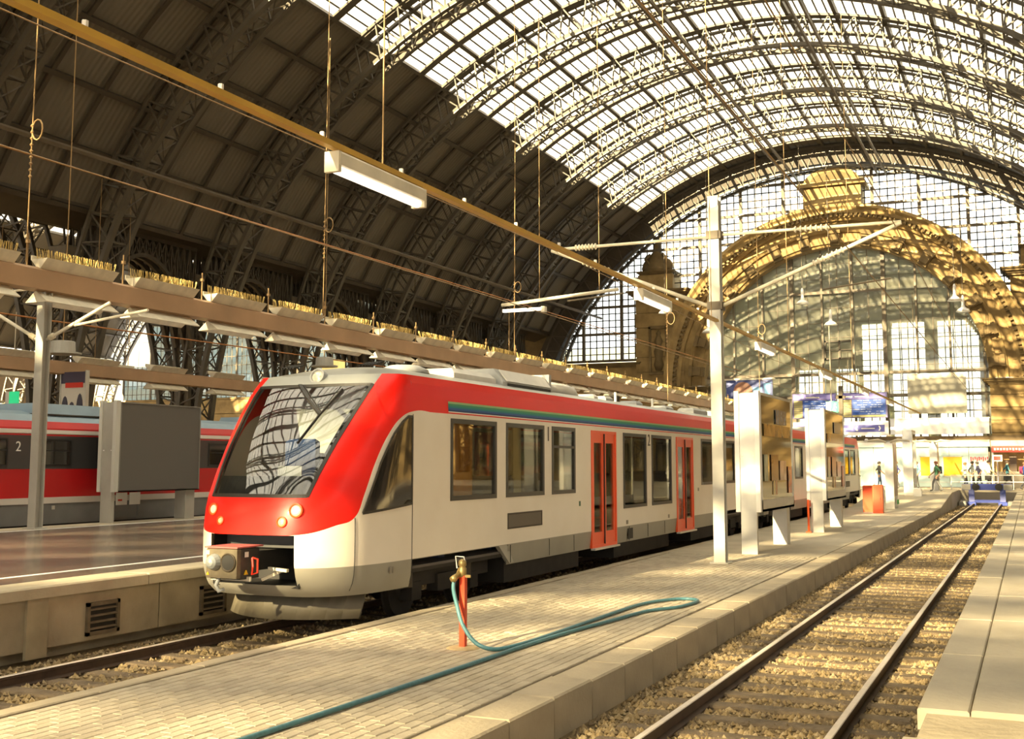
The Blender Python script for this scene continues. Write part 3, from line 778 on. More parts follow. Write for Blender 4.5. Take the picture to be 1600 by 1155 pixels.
MB().box(-14.6, -11.6, 84.2, 85, .76, 1.7).build('counter', mat('kiosk_counter', (.42, .34, .22), .6), k3)
for i in range(7):
    z = 2.0 + .38 * (i % 4); x = -13.9 + .34 * i
    MB().lathe((x, 84.4, z - .15), (0, 0, 1), [(.1, 0), (.24, .12), (.26, .25), (.12, .38)], 10).build('display_bunch', mat(f'bunch{i%3}', ((.80, .52, .04), (.65, .28, .05), (.40, .48, .10))[i % 3], .6, emit=.03), k3, smooth=True)  # bunches emit a little, so they look lit without a lamp
rs = MB().box(-13.75, -12.95, 83.5, 83.6, 2.95, 3.3).build('red_sign', M_RED, k3)
far = thing('shop_row', 'dim row of shop fronts under the portal glazing across the concourse', 'shop', (-20, 101, .76))
for i in range(9):
    x0 = -44 + i * 3.6
    MB().box(x0 + .15, x0 + 3.45, 101.2, 101.4, .8, 3.6).build('shop_window', mat(f'shopwin{i%3}', ((.75, .55, .22), (.55, .50, .36), (.85, .68, .35))[i % 3], .5, emit=.03, var=.7, scale=1.5), far)
    MB().box(x0, x0 + .15, 101, 101.5, .76, 3.7).build('post', M_STEEL, far)
MB().box(-44, -11.6, 100.6, 101.6, 3.7, 4.3).build('fascia', M_STEEL, far)
MB().box(-44, 4, 102.0, 103.2, 3.9, 4.7).build('lintel', mat('brown_lintel', (.20, .14, .07), .7), far)
# suspended signs in front of the portal glass
bn = thing('white_banner', 'long blank white banner hung across the portal below the grey screen', 'banner', (-7, 102, 4.8))
MB().box(-10.75, -2.95, 101.9, 102.0, 4.85, 6.15).build('sheet', m_litw, bn); MB().box(-10.8, -2.9, 101.85, 102.05, 6.15, 6.22).build('top_rail', M_ALU, bn)
gs = thing('screen_board', 'large blank light grey board hanging in front of the portal glass', 'board', (-7, 102, 6.5))
MB().box(-9.25, -4.6, 101.9, 102.1, 6.6, 10.0).build('panel', mat('light_grey_board', (.44, .42, .34), .7), gs)
for x in (-8.6, -5.3): MB().tube([(x, 102, 10), (x, 102, 17)], .03, 6).build('hanger', M_STEEL, gs)
def depart(x0, x1, label, right):
    d = thing('departure_board', label, 'departure board', ((x0 + x1) / 2, 100, 6.2), 'departure boards')
    MB().box(x0, x1, 100.0, 100.35, 6.25, 8.40).build('housing', mat('board_violet', (.07, .06, .22), .5), d)
    hd = MB().box(x0 + .1, x1 - .1, 99.96, 100, 7.85, 8.3).build('header', mat('board_header', (.15, .13, .40), .5, emit=.03), d)
    t = MB(); t.box(x0 + .25, x0 + .95, 99.94, 99.96, 8.0, 8.12); t.box(x0 + 1.15, x0 + 2.3, 99.94, 99.96, 8.0, 8.1); t.build('header_lettering', M_WHITE, hd, kind='stuff')
    ye = mat('board_yellow', (.34, .31, .14), .6); bl = mat('board_blue', (.012, .065, .30), .5, emit=.06)
    n = 8; h = 1.5 / n
    for i in range(n):
        z = 6.32 + i * h
        MB().box(x0 + .12, x0 + .85, 99.97, 100, z, z + h - .03).build('time_cell', ye, d)
        r = MB().box(x0 + .92, x1 - .12, 99.97, 100, z, z + h - .02).build('row', bl if i else (ye if right else bl), d)
        if i or not right:
            w = MB(); x = x0 + 1.05
            while x < x1 - .5:
                L = random.uniform(.15, .5)
                if random.random() < .62: w.box(x, min(x + L, x1 - .2), 99.955, 99.97, z + .06, z + h - .075)
                x += L + .08
            w.build('row_lettering', mat('board_text', (.35, .42, .60), .5), r, kind='stuff')
    for x in (x0 + .5, x1 - .5): MB().tube([(x, 100.2, 8.4), (x, 101.5, 12)], .03, 6).build('hanger', M_STEEL, d)
depart(-18.6, -14.9, 'blue departure board left of the green exit sign', False)
depart(-14.5, -10.75, 'blue departure board right of the green exit sign', True)
db = thing('direction_sign', 'narrow violet direction sign on a white panel below the departure boards', 'sign', (-14, 100, 5))
MB().box(-18.6, -10.7, 100.0, 100.2, 4.75, 5.95).build('panel', m_litw, db)
s2 = MB().box(-18.5, -11.0, 99.95, 100, 5.05, 5.65).build('violet_strip', mat('sign_violet', (.09, .09, .34), .5, emit=.03), db)
t = MB(); t.box(-15.2, -13.6, 99.93, 99.95, 5.28, 5.36); t.box(-15.2, -14.2, 99.93, 99.95, 5.14, 5.2); t.box(-12.9, -11.8, 99.93, 99.95, 5.3, 5.38)
t.prism([(-13.3, 5.15), (-13.15, 5.15), (-13.25, 5.35), (-13.15, 5.55), (-13.3, 5.55), (-13.42, 5.35)], 'y', 99.93, 99.95)
t.prism([(-11.5, 5.15), (-11.4, 5.15), (-11.3, 5.35), (-11.4, 5.55), (-11.5, 5.55), (-11.42, 5.35)], 'y', 99.93, 99.95)
t.build('symbols', M_WHITE, s2, kind='stuff')
bi = thing('picture_board', 'dark blue picture board with a face-coloured blur behind the tall mast', 'board', (-22.5, 100, 8.6))
MB().box(-24.4, -20.3, 100, 100.3, 8.1, 9.75).build('panel', mat('picture_blue', (.04, .06, .20), .4, emit=.03), bi)
q = MB().lathe((-22.9, 99.97, 8.75), (0, 1, 0), [(.85, 0), (.85, .03)], 18).build('skin_tone_patch', mat('picture_warm', (.42, .20, .13), .5, var=.5, scale=1.0), bi)
MB().box(-22.0, -21.2, 99.96, 100, 8.5, 9.1).build('light_patch', mat('picture_sky', (.12, .30, .55), .5), bi)
MB().prism([(-20.9, 8.2), (-20.5, 8.5), (-20.4, 9.5), (-21.1, 9.4)], 'y', 99.96, 100).build('light_patch', mat('picture_sky', (.12, .30, .55), .5), bi)
MB().box(-24.6, -20.1, 99.9, 100.4, 9.75, 9.9).build('lamp_bar', M_CREAM, bi)
ex = thing('exit_sign', 'green and white exit sign hanging above the second poster case', 'sign', (-9.2, 60, 4.9))
sgn = MB().box(-9.46, -8.86, 60, 60.12, 4.98, 5.55).build('sign_box', mat('exit_green', (.02, .42, .16), .4, emit=.25), ex)
MB().box(-9.45, -9.2, 59.98, 60.0, 5.0, 5.53).build('white_field', mat('exit_white', (.85, 1, .9), .4, emit=.5), sgn)
t = MB(); t.lathe((-9.0, 59.985, 5.42), (0, 1, 0), [(.05, 0), (.05, .015)], 10); t.bar((-9.02, 59.99, 5.36), (-9.06, 59.99, 5.2), .07, .02, (0, 1, 0)); t.bar((-9.06, 59.99, 5.2), (-8.97, 59.99, 5.06), .05, .02, (0, 1, 0)); t.bar((-9.06, 59.99, 5.2), (-9.14, 59.99, 5.08), .05, .02, (0, 1, 0)); t.bar((-9.02, 59.99, 5.32), (-8.92, 59.99, 5.24), .04, .02, (0, 1, 0)); t.build('running_figure', M_WHITE, sgn)
MB().box(-8.82, -8.62, 60, 60.2, 4.9, 6.35).box(-8.95, -8.5, 60, 60.25, 5.7, 5.85).build('bracket', M_STEEL, ex)
MB().tube([(-9.2, 60.06, 5.55), (-9.2, 60.06, 9.5)], .025, 6).build('hanger', M_CREAM, ex)
# hall pendant lamps in front of the portal
for i, (pxx, pyy, yy) in enumerate(((1492, 470, 92), (1505, 487, 95), (1298, 508, 95), (1254, 475, 92), (1039, 490, 88), (1107, 520, 92))):
    dx_, dz_ = (pxx - 800) / F_PX, (532.5 - pyy) / F_PX
    d = Vector((ct * dx_ + st * sp * dz_ - st * cp, st * dx_ - ct * sp * dz_ + ct * cp, cp * dz_ + sp)); s_ = yy / d.y; p = Vector((0, 0, 2.37)) + d * s_
    L = ('right of the portal window, upper of two', 'right of the portal window, lower of two', 'beside the tilted vent sash', 'below the upper transom of the portal', 'in front of the carved left pier', 'just left of the tall white mast')[i]
    t = thing('pendant_lamp', 'small bell-shaped pendant lamp ' + L, 'lamp', p, 'pendant lamps before the portal')
    MB().lathe(p, (0, 0, 1), [(.55, 0), (.42, .18), (.16, .35), (.12, .55), (.12, 1.1), (.05, 1.3)], 14).build('shade', M_ALUW, t, smooth=True)
    ztop = ZC + math.sqrt(max(0, 27.7 ** 2 - (p.x - XC) ** 2))
    MB().tube([(p.x, p.y, p.z + 1.2), (p.x, p.y, ztop)], .025, 5).build('cord', M_STEEL, t)
# ================================================================== RED AND WHITE RAILCAR
def interp(t, pts):
    if t <= pts[0][0]: return pts[0][1]
    for (a, b), (c, d) in zip(pts[:-1], pts[1:]):
        if t <= c: return b + (d - b) * (t - a) / (c - a)
    return pts[-1][1]
Y0P = [(.55, 13.22), (.65, 13.08), (.80, 12.99), (1.0, 12.94), (1.4, 12.93), (1.7, 12.96), (1.92, 13.04), (2.3, 13.26), (2.7, 13.55), (3.1, 13.90), (3.4, 14.20), (3.55, 14.38), (3.72, 14.62)]
WP = [(.55, 1.32), (.75, 1.37), (1.0, 1.375), (3.1, 1.375), (3.4, 1.36), (3.6, 1.335), (3.72, 1.295)]
YB_ = 15.05
def nW(z): return interp(z, WP)
def nY(a, z):
    d = YB_ - interp(z, Y0P); s = min(1, abs(a) / nW(z))
    return YB_ - d * (1 - s ** 3.5) ** (1 / 3.0)
def nX(Y, z):                                         # half width of the nose at depth Y
    d = YB_ - interp(z, Y0P); t = min(1, max(0, (YB_ - Y) / d))
    return nW(z) * (1 - t ** 3.0) ** (1 / 3.5)
ZB = [(12.5, 1.36), (13.0, 1.405), (13.35, 1.52), (13.66, 1.63), (13.85, 1.95), (14.1, 2.40), (14.4, 2.80), (14.7, 3.05), (15.05, 3.16), (15.6, 3.17)]
# livery: colour by height and by the swept red line
m_liv = bpy.data.materials.new('railcar_livery'); m_liv.use_nodes = True; E_ = NT(m_liv)
tc = E_.node('ShaderNodeTexCoord'); sx_ = E_.node('ShaderNodeSeparateXYZ'); m_liv.node_tree.links.new(tc.outputs['Object'], sx_.inputs[0])
fc = E_.node('ShaderNodeFloatCurve'); cv = fc.mapping.curves[0]
pts_ = [((y - 12.5) / 3.1, z / 4) for y, z in ZB]
cv.points[0].location = pts_[0]; cv.points[1].location = pts_[-1]
for p in pts_[1:-1]: cv.points.new(*p)
fc.mapping.update()
m_liv.node_tree.links.new(E_.math('MAXIMUM', E_.math('MINIMUM', E_.math('DIVIDE', E_.math('SUBTRACT', sx_.outputs[1], 12.5), 3.1), .999), .001), fc.inputs['Value'])
zb = E_.math('MULTIPLY', fc.outputs[0], 4.0)
noi = E_.node('ShaderNodeTexNoise'); noi.inputs['Scale'].default_value = 1.4; noi.inputs['Detail'].default_value = 8; m_liv.node_tree.links.new(tc.outputs['Object'], noi.inputs['Vector'])
white = E_.mix(noi.outputs['Fac'], (.80, .75, .66), (.70, .63, .52)); red = (.78, .012, .006)
low = E_.mix(noi.outputs['Fac'], (.34, .33, .28), (.24, .22, .18))
c = E_.mix(E_.math('GREATER_THAN', sx_.outputs[2], zb), white, red)
c = E_.mix(E_.math('LESS_THAN', sx_.outputs[2], .96), c, low)
roofm = E_.math('GREATER_THAN', sx_.outputs[2], 3.725)
c = E_.mix(roofm, c, (.62, .60, .54))
brow = E_.math('MULTIPLY', E_.math('GREATER_THAN', sx_.outputs[2], 3.53), E_.math('LESS_THAN', E_.math('ABSOLUTE', sx_.outputs[0]), 1.03)); brow = E_.math('MULTIPLY', brow, E_.math('LESS_THAN', sx_.outputs[1], 15.04))
c = E_.mix(brow, c, (.27, .28, .26))
bs = m_liv.node_tree.nodes['Principled BSDF']; m_liv.node_tree.links.new(c, bs.inputs['Base Color']); bs.inputs['Roughness'].default_value = .36; bs.inputs['Specular IOR Level'].default_value = .28; bs.inputs['Coat Weight'].default_value = .05; bs.inputs['Coat Roughness'].default_value = .08
M_TRG = glass('train_glass', (.80, .80, .72), .05)
M_SCR = glass('windscreen_glass', (.66, .70, .70), .11)
M_FRAME = mat('window_rubber', (.030, .027, .022), .4)
M_UNDER = mat('underframe', (.022, .018, .014), .75, 0, .5, 4.0)
M_DOOR = mat('door_red', (.82, .085, .015), .35)
M_RGREY = mat('roof_grey', (.42, .43, .42), .5, 0, .2, 3.0); M_RWHITE = mat('roof_white', (.72, .70, .64), .45, 0, .15, 3.0)
train = thing('railcar', 'red and white diesel railcar with sloping windscreen standing in the middle of the hall', 'train', (XL0, 39.5, 0))
TX = Matrix.Translation((XL0, 0, 0))
TB = Matrix.Translation((XL0, 79.0, 0)) @ Matrix.Rotation(PI, 4, 'Z')
def tp(mb, name, m, par=None, smooth=False, both=True, subs=(), kind=None):
    """link a part (local railcar coordinates) in the front car and turned round in the rear car; subs: (mb, name, m)"""
    ms = m if isinstance(m, (list, tuple)) else (m,)
    me = mb.mesh(name, *ms, smooth=smooth) if isinstance(mb, MB) else mb
    sm = [((b.mesh(n, mm) if isinstance(b, MB) else b), n, mm) for b, n, mm in subs]
    for M in ((TX, TB) if both else (TX,)):
        o = place(link(name, me, train, kind), M)
        for b, n, mm in sm:
            s_ = link(n, b, o); s_.matrix_parent_inverse = Matrix.Identity(4)
    return o
WIN = [(16.28, 18.01, 1.78, 3.10), (18.41, 20.15, 1.78, 3.10), (20.54, 21.79, 1.78, 3.10), (24.81, 26.54, 1.36, 3.08), (26.96, 28.66, 1.36, 3.08), (31.60, 33.30, 1.78, 3.08), (33.95, 35.60, 1.78, 3.08), (36.2, 37.9, 1.78, 3.08)]
DOORS = [(22.72, 24.31, .60, 3.08), (29.10, 30.74, .60, 3.08)]
ys = sorted({15.05, 18.5, 34.2, 38.3, 39.3} | {v for w in WIN + DOORS for v in w[:2]})
zs = [.60, .95, 1.36, 1.78, 3.08, 3.10, 3.40, 3.60, 3.72]
body = MB()
for s in (-1, 1):
    for y0, y1 in zip(ys[:-1], ys[1:]):
        for z0, z1 in zip(zs[:-1], zs[1:]):
            ym, zm = (y0 + y1) / 2, (z0 + z1) / 2
            if any(a < ym < b and c_ < zm < d for a, b, c_, d in WIN + DOORS): continue
            if z1 <= .96 and (ym < 18.5 or 34.2 < ym < 38.3): continue
            v = [(s * nW(z0), y0, z0), (s * nW(z0), y1, z0), (s * nW(z1), y1, z1), (s * nW(z1), y0, z1)]
            body.add(v, [(0, 1, 2, 3) if s > 0 else (3, 2, 1, 0)])
body.add([(-1.375, 39.3, .6), (1.375, 39.3, .6), (1.375, 39.3, 3.1), (1.295, 39.3, 3.72), (-1.295, 39.3, 3.72), (-1.375, 39.3, 3.1)], [(0, 1, 2, 3, 4, 5)])
tp(body, 'body_side', m_liv)
# roof
NR = 16
def roofz(x, h): return 3.72 + h * (1 - (abs(x) / 1.295) ** 2.4)
rf = MB(); rows = []
for j in range(14):
    row = []
    for i in range(NR + 1):
        s = math.sin((i / NR - .5) * PI); x = 1.295 * s
        yb = nY(x, 3.72); t = j / 12
        y = yb + (16.3 - yb) * t if j < 13 else 39.3
        h = .21 * (1 - (1 - min(1, t)) ** 3)
        row.append((x, y, roofz(x, h)))
    rows.append(row)
o_ = 0; rf.v = [p for r in rows for p in r]
for j in range(13):
    for i in range(NR):
        a = j * (NR + 1) + i; rf.f.append((a, a + 1, a + NR + 2, a + NR + 1)); rf.m.append(0)
tp(rf, 'roof', mat('roof_skin', (.33, .34, .32), .30, 0, .2, 2.0), smooth=True)
# nose shell
NZ = [.55, .60, .66, .72, .85, 1.0, 1.15, 1.30, 1.40, 1.50, 1.60, 1.75, 1.92, 2.05, 2.2, 2.35, 2.5, 2.65, 2.8, 2.95, 3.1, 3.25, 3.4, 3.55, 3.64, 3.72]
def sedge(z): return .582 + (.755 - .582) * min(1, max(0, (z - 1.92) / 1.63))
UC = [i / 12 for i in range(13)]
def scol(k, z):                                        # k 0..34 ; 0-12 inside the screen, then to the side
    e = sedge(z) if z > 1.45 else (.70 / 1.375)
    if k <= 12: return e * k / 12
    t = (k - 12) / 22; return e + (1 - e) * math.sin(t * PI / 2)
nose = MB(); scr = MB(); frit = MB()
vid = {}; vs_ = []
for j, z in enumerate(NZ):
    for k in range(-34, 35):
        s = scol(abs(k), z) * (1 if k >= 0 else -1); a = s * nW(z)
        vid[j, k] = len(vs_); vs_.append((a, nY(a, z), z))
nose.v = list(vs_); scr.v = list(vs_); frit.v = [(x * .99, y + .03, z) for x, y, z in vs_]
for j in range(len(NZ) - 1):
    zm = (NZ[j] + NZ[j + 1]) / 2
    for k in range(-34, 34):
        f = (vid[j, k], vid[j, k + 1], vid[j + 1, k + 1], vid[j + 1, k]); kk = -k - 1 if k < 0 else k
        if 1.92 < zm < 3.55 and kk < 12:
            scr.f.append(f); scr.m.append(0)
            if zm < 2.2 or kk >= 11: frit.f.append(f); frit.m.append(0)
        elif .72 < zm < 1.40 and kk < 12: pass
        else: nose.f.append(f); nose.m.append(0)
def clean(me):
    import bmesh
    b = bmesh.new(); b.from_mesh(me); bmesh.ops.delete(b, geom=[v for v in b.verts if not v.link_faces], context='VERTS'); b.to_mesh(me); b.free(); return me
tp(clean(nose.mesh('nose', m_liv, smooth=True)), 'nose', m_liv)
fr = MB()
for k in range(-12, 12):                               # rubber along top and bottom of the screen
    for z, h in ((1.93, .05), (3.54, .05)):
        a, b = scol(abs(k), z) * (1 if k > 0 else -1) * nW(z), scol(abs(k + 1), z) * (1 if k + 1 > 0 else -1) * nW(z)
        fr.bar((a, nY(a, z) - .004, z), (b, nY(b, z) - .004, z), .02, h)
for s in (-1, 1):
    q = [(s * sedge(z) * nW(z), nY(sedge(z) * nW(z), z) - .006, z) for z in [1.92 + i * .0815 for i in range(21)]]
    for p0, p1 in zip(q[:-1], q[1:]): fr.bar(p0, p1, .05, .02, (s * .5, -1, .3))
tp(clean(scr.mesh('windscreen', M_SCR, smooth=True)), 'windscreen', M_SCR, subs=((fr, 'rubber_seal', M_FRAME), (clean(frit.mesh('dark_border', M_BLACK, smooth=True)), 'dark_border', M_BLACK)))
# coupler recess, coupler, lower lip
rc = MB(); rc.box(-.72, .72, 13.75, 13.8, .7, 1.45).box(-.73, -.70, 13.1, 13.8, .7, 1.45).box(.70, .73, 13.1, 13.8, .7, 1.45).box(-.72, .72, 13.1, 13.8, .68, .72).box(-.72, .72, 13.1, 13.8, 1.42, 1.46)
tp(rc, 'coupler_recess', M_BLACK)
cpl = MB(); cpl.cbox(-.25, .25, 12.36, 12.44, .86, 1.26, .02); m_cpl = mat('coupler_steel', (.17, .14, .09), .5, .3, .35, 8.0)
cc = MB(); cc.lathe((-.11, 12.44, 1.07), (0, -1, 0), [(.115, 0), (.11, .1), (.085, .17), (.05, .20), (.0, .21)], 16)
cu = MB(); cu.lathe((.115, 12.355, 1.07), (0, -1, 0), [(.115, 0), (.125, .012), (.115, .02), (.10, .008)], 18)
ch_ = MB(); ch_.lathe((.115, 12.35, 1.07), (0, -1, 0), [(.10, 0), (.10, .006)], 18)
cs = MB(); cs.box(-.24, .24, 12.44, 12.85, .84, 1.24); cs.box(-.14, .14, 12.85, 13.75, .92, 1.18)
cr = MB(); cr.box(-.27, .27, 12.34, 12.9, 1.255, 1.275)
wt = MB(); wt.box(-.245, -.20, 12.35, 12.362, 1.17, 1.22); wt.box(.252, .256, 12.52, 12.6, 1.13, 1.2)
yt = MB(); yt.prism([(-.245, .90), (-.195, .90), (-.22, .94)], 'y', 12.35, 12.362); yt.prism([(12.52, .90), (12.60, .90), (12.56, .96)], 'x', .24, .256)
tp(cpl, 'coupler_face', m_cpl, subs=((cc, 'cone', mat('cone_grey', (.32, .34, .34), .4, .3)), (cu, 'cup_rim', M_STEELD), (ch_, 'cup', M_BLACK), (wt, 'white_mark', M_WHITE), (yt, 'warning_triangle', mat('warning_yellow', (.8, .5, .02), .5))))
tp(cs, 'coupler_head', mat('coupler_black', (.035, .032, .028), .5)); tp(cr, 'coupler_cover', mat('cover_red', (.35, .10, .09), .5))
ho = MB(); ho.tube([(-.1, 12.46, .88), (-.13, 12.42, .76), (-.10, 12.44, .68), (-.06, 12.5, .70)], .028); tp(ho, 'air_hose', mat('hose_grey', (.42, .44, .44), .5), smooth=True)
bk = MB(); bk.bar((.3, 13.0, .95), (.62, 12.98, .93), .05, .04); bk.bar((.25, 12.9, .80), (.45, 13.1, .92), .04); bk.bar((-.35, 12.6, .84), (.3, 12.6, .84), .03, .06)
tp(bk, 'bracket', M_CREAM); rl = MB().tube([(.30, 12.62, 1.12), (.33, 12.6, 1.0), (.30, 12.62, .9), (.36, 12.66, .92), (.36, 12.66, 1.1), (.30, 12.62, 1.12)], .014); tp(rl, 'release_loop', M_RED)
pw = MB()                                              # snow plough
pts = []
for i in range(13):
    t = (i / 12 - .5) * 2; pts.append((t * 1.12, 13.45 + .55 * t * t))
for (x0, y0), (x1, y1) in zip(pts[:-1], pts[1:]):
    pw.add([(x0, y0, .20), (x1, y1, .20), (x1, y1 + .18, .56), (x0, y0 + .18, .56), (x0, y0 + .03, .20), (x1, y1 + .03, .20), (x1, y1 + .21, .56), (x0, y0 + .21, .56)], [(0, 1, 2, 3), (7, 6, 5, 4), (0, 4, 5, 1), (2, 6, 7, 3)])
tp(pw, 'snow_plough', mat('plough_grey', (.15, .13, .09), .6, 0, .3, 3.0), smooth=True)
# lamps
def lamp(a, z, r):
    y = nY(a, z); b = MB(); b.lathe((a, y + .05, z), (a * .25, -1, .12), [(r, 0), (r, .07), (r * .82, .075), (r * .78, .06)], 20)
    l = MB(); l.lathe((a, y + .05, z), (a * .25, -1, .12), [(r * .78, .055), (r * .5, .075), (0, .08)], 20)
    return b, l
m_lens = mat('lamp_lens', (.85, .80, .66), .08, .3); m_lensr = mat('tail_lens', (.75, .45, .28), .12, .1)
for a, z, r, l in ((-.69, 1.73, .085, m_lens), (.69, 1.73, .10, m_lens), (-.51, 1.575, .06, m_lensr), (.51, 1.575, .075, m_lensr)):
    b, q = lamp(a, z, r); tp(b, 'headlight' if r > .08 else 'tail_light', M_ORANGE, subs=((q, 'lens', l),))
b = MB(); b.lathe((0, 14.62, 3.665), (0, -1, .35), [(.125, 0), (.125, .13), (.10, .135), (.095, .11)], 22); q = MB(); q.lathe((0, 14.62, 3.665), (0, -1, .35), [(.095, .105), (.06, .125), (0, .13)], 20)
tp(b, 'top_lamp', M_RGREY, subs=((q, 'lens', m_lens),))
for s in (-.72, .72):
    v = MB()
    for i in range(5): v.bar((s - .12 + i * .055, 14.75, 3.86), (s - .10 + i * .055, 15.02, 3.93), .022, .02)
    tp(v, 'roof_vent', M_BLACK, kind='stuff')
def sp3(a, z, o=.04): return (a, nY(a, z) - o, z)
wp = MB(); wp.bar(sp3(-.2, 3.56), sp3(.15, 3.33, .06), .06, .03); wp.bar(sp3(.15, 3.33, .06), sp3(.5, 3.08), .045, .03); wp.bar(sp3(-.14, 3.56), sp3(.5, 3.12), .015)
wb2 = MB(); wb2.bar(sp3(.62, 3.47), sp3(.5, 3.08), .025, .03); wb2.bar(sp3(.5, 3.08), sp3(.38, 2.66), .025, .03)
tp(wp, 'wiper_arm', M_BLACK, subs=((wb2, 'wiper_blade', M_BLACK),))
# cab inside
cb = MB(); cb.prism([(13.35, 1.2), (13.35, 2.0), (13.75, 2.12), (14.3, 2.05), (14.3, 1.2)], 'x', -.80, .80); tp(cb, 'dashboard', mat('dash', (.05, .05, .05), .5))
cb = MB().cbox(-.55, .0, 14.5, 14.62, 1.6, 2.75, .05).cbox(-.55, 0, 14.1, 14.6, 1.55, 1.72, .05); tp(cb, 'driver_seat', mat('seat_blue', (.03, .06, .16), .7))
cb = MB().box(-1.3, 1.3, 15.1, 15.15, .8, 3.6); tp(cb, 'cab_bulkhead', mat('bulkhead', (.62, .61, .56), .6))
cb = MB().box(.05, .45, 13.50, 13.51, 2.08, 2.34); tp(cb, 'paper_notice', M_WHITE)
# side cab window wrapped on the nose
def inv_zb(z):
    for (y0, z0), (y1, z1) in zip(ZB[:-1], ZB[1:]):
        if z <= z1: return y0 + (y1 - y0) * (z - z0) / (z1 - z0)
    return 15.05
for s in (-1, 1):
    mb = MB(); ed_ = MB(); nr, nc = 16, 8; g = []
    for j in range(nr + 1):
        z = 1.68 + (3.08 - 1.68) * j / nr; y0 = inv_zb(z) + .10; zz = z
        row = []
        for i in range(nc + 1):
            y = min(y0, 14.9) + (15.02 - min(y0, 14.9)) * i / nc
            zl = zz + (.10 * (i / nc) if j == 0 else 0)
            row.append((s * (nX(y, zl) + .012), y, zl))
        g.append(row)
    mb.v = [p for r in g for p in r]
    for j in range(nr):
        for i in range(nc):
            a = j * (nc + 1) + i; f = (a, a + 1, a + nc + 2, a + nc + 1); mb.f.append(f if s > 0 else f[::-1]); mb.m.append(0)
    rim = [r[0] for r in g] + g[-1][1:] + [r[-1] for r in g[::-1]][1:] + g[0][::-1][1:]
    for p0, p1 in zip(rim[:-1], rim[1:]): ed_.bar(p0, p1, .035, .012, (s, 0, 0))
    tp(mb, 'cab_side_window', mat('black_glass', (.012, .011, .010), .06, 0, spec=.8), smooth=True, subs=((ed_, 'rubber_seal', M_FRAME),))
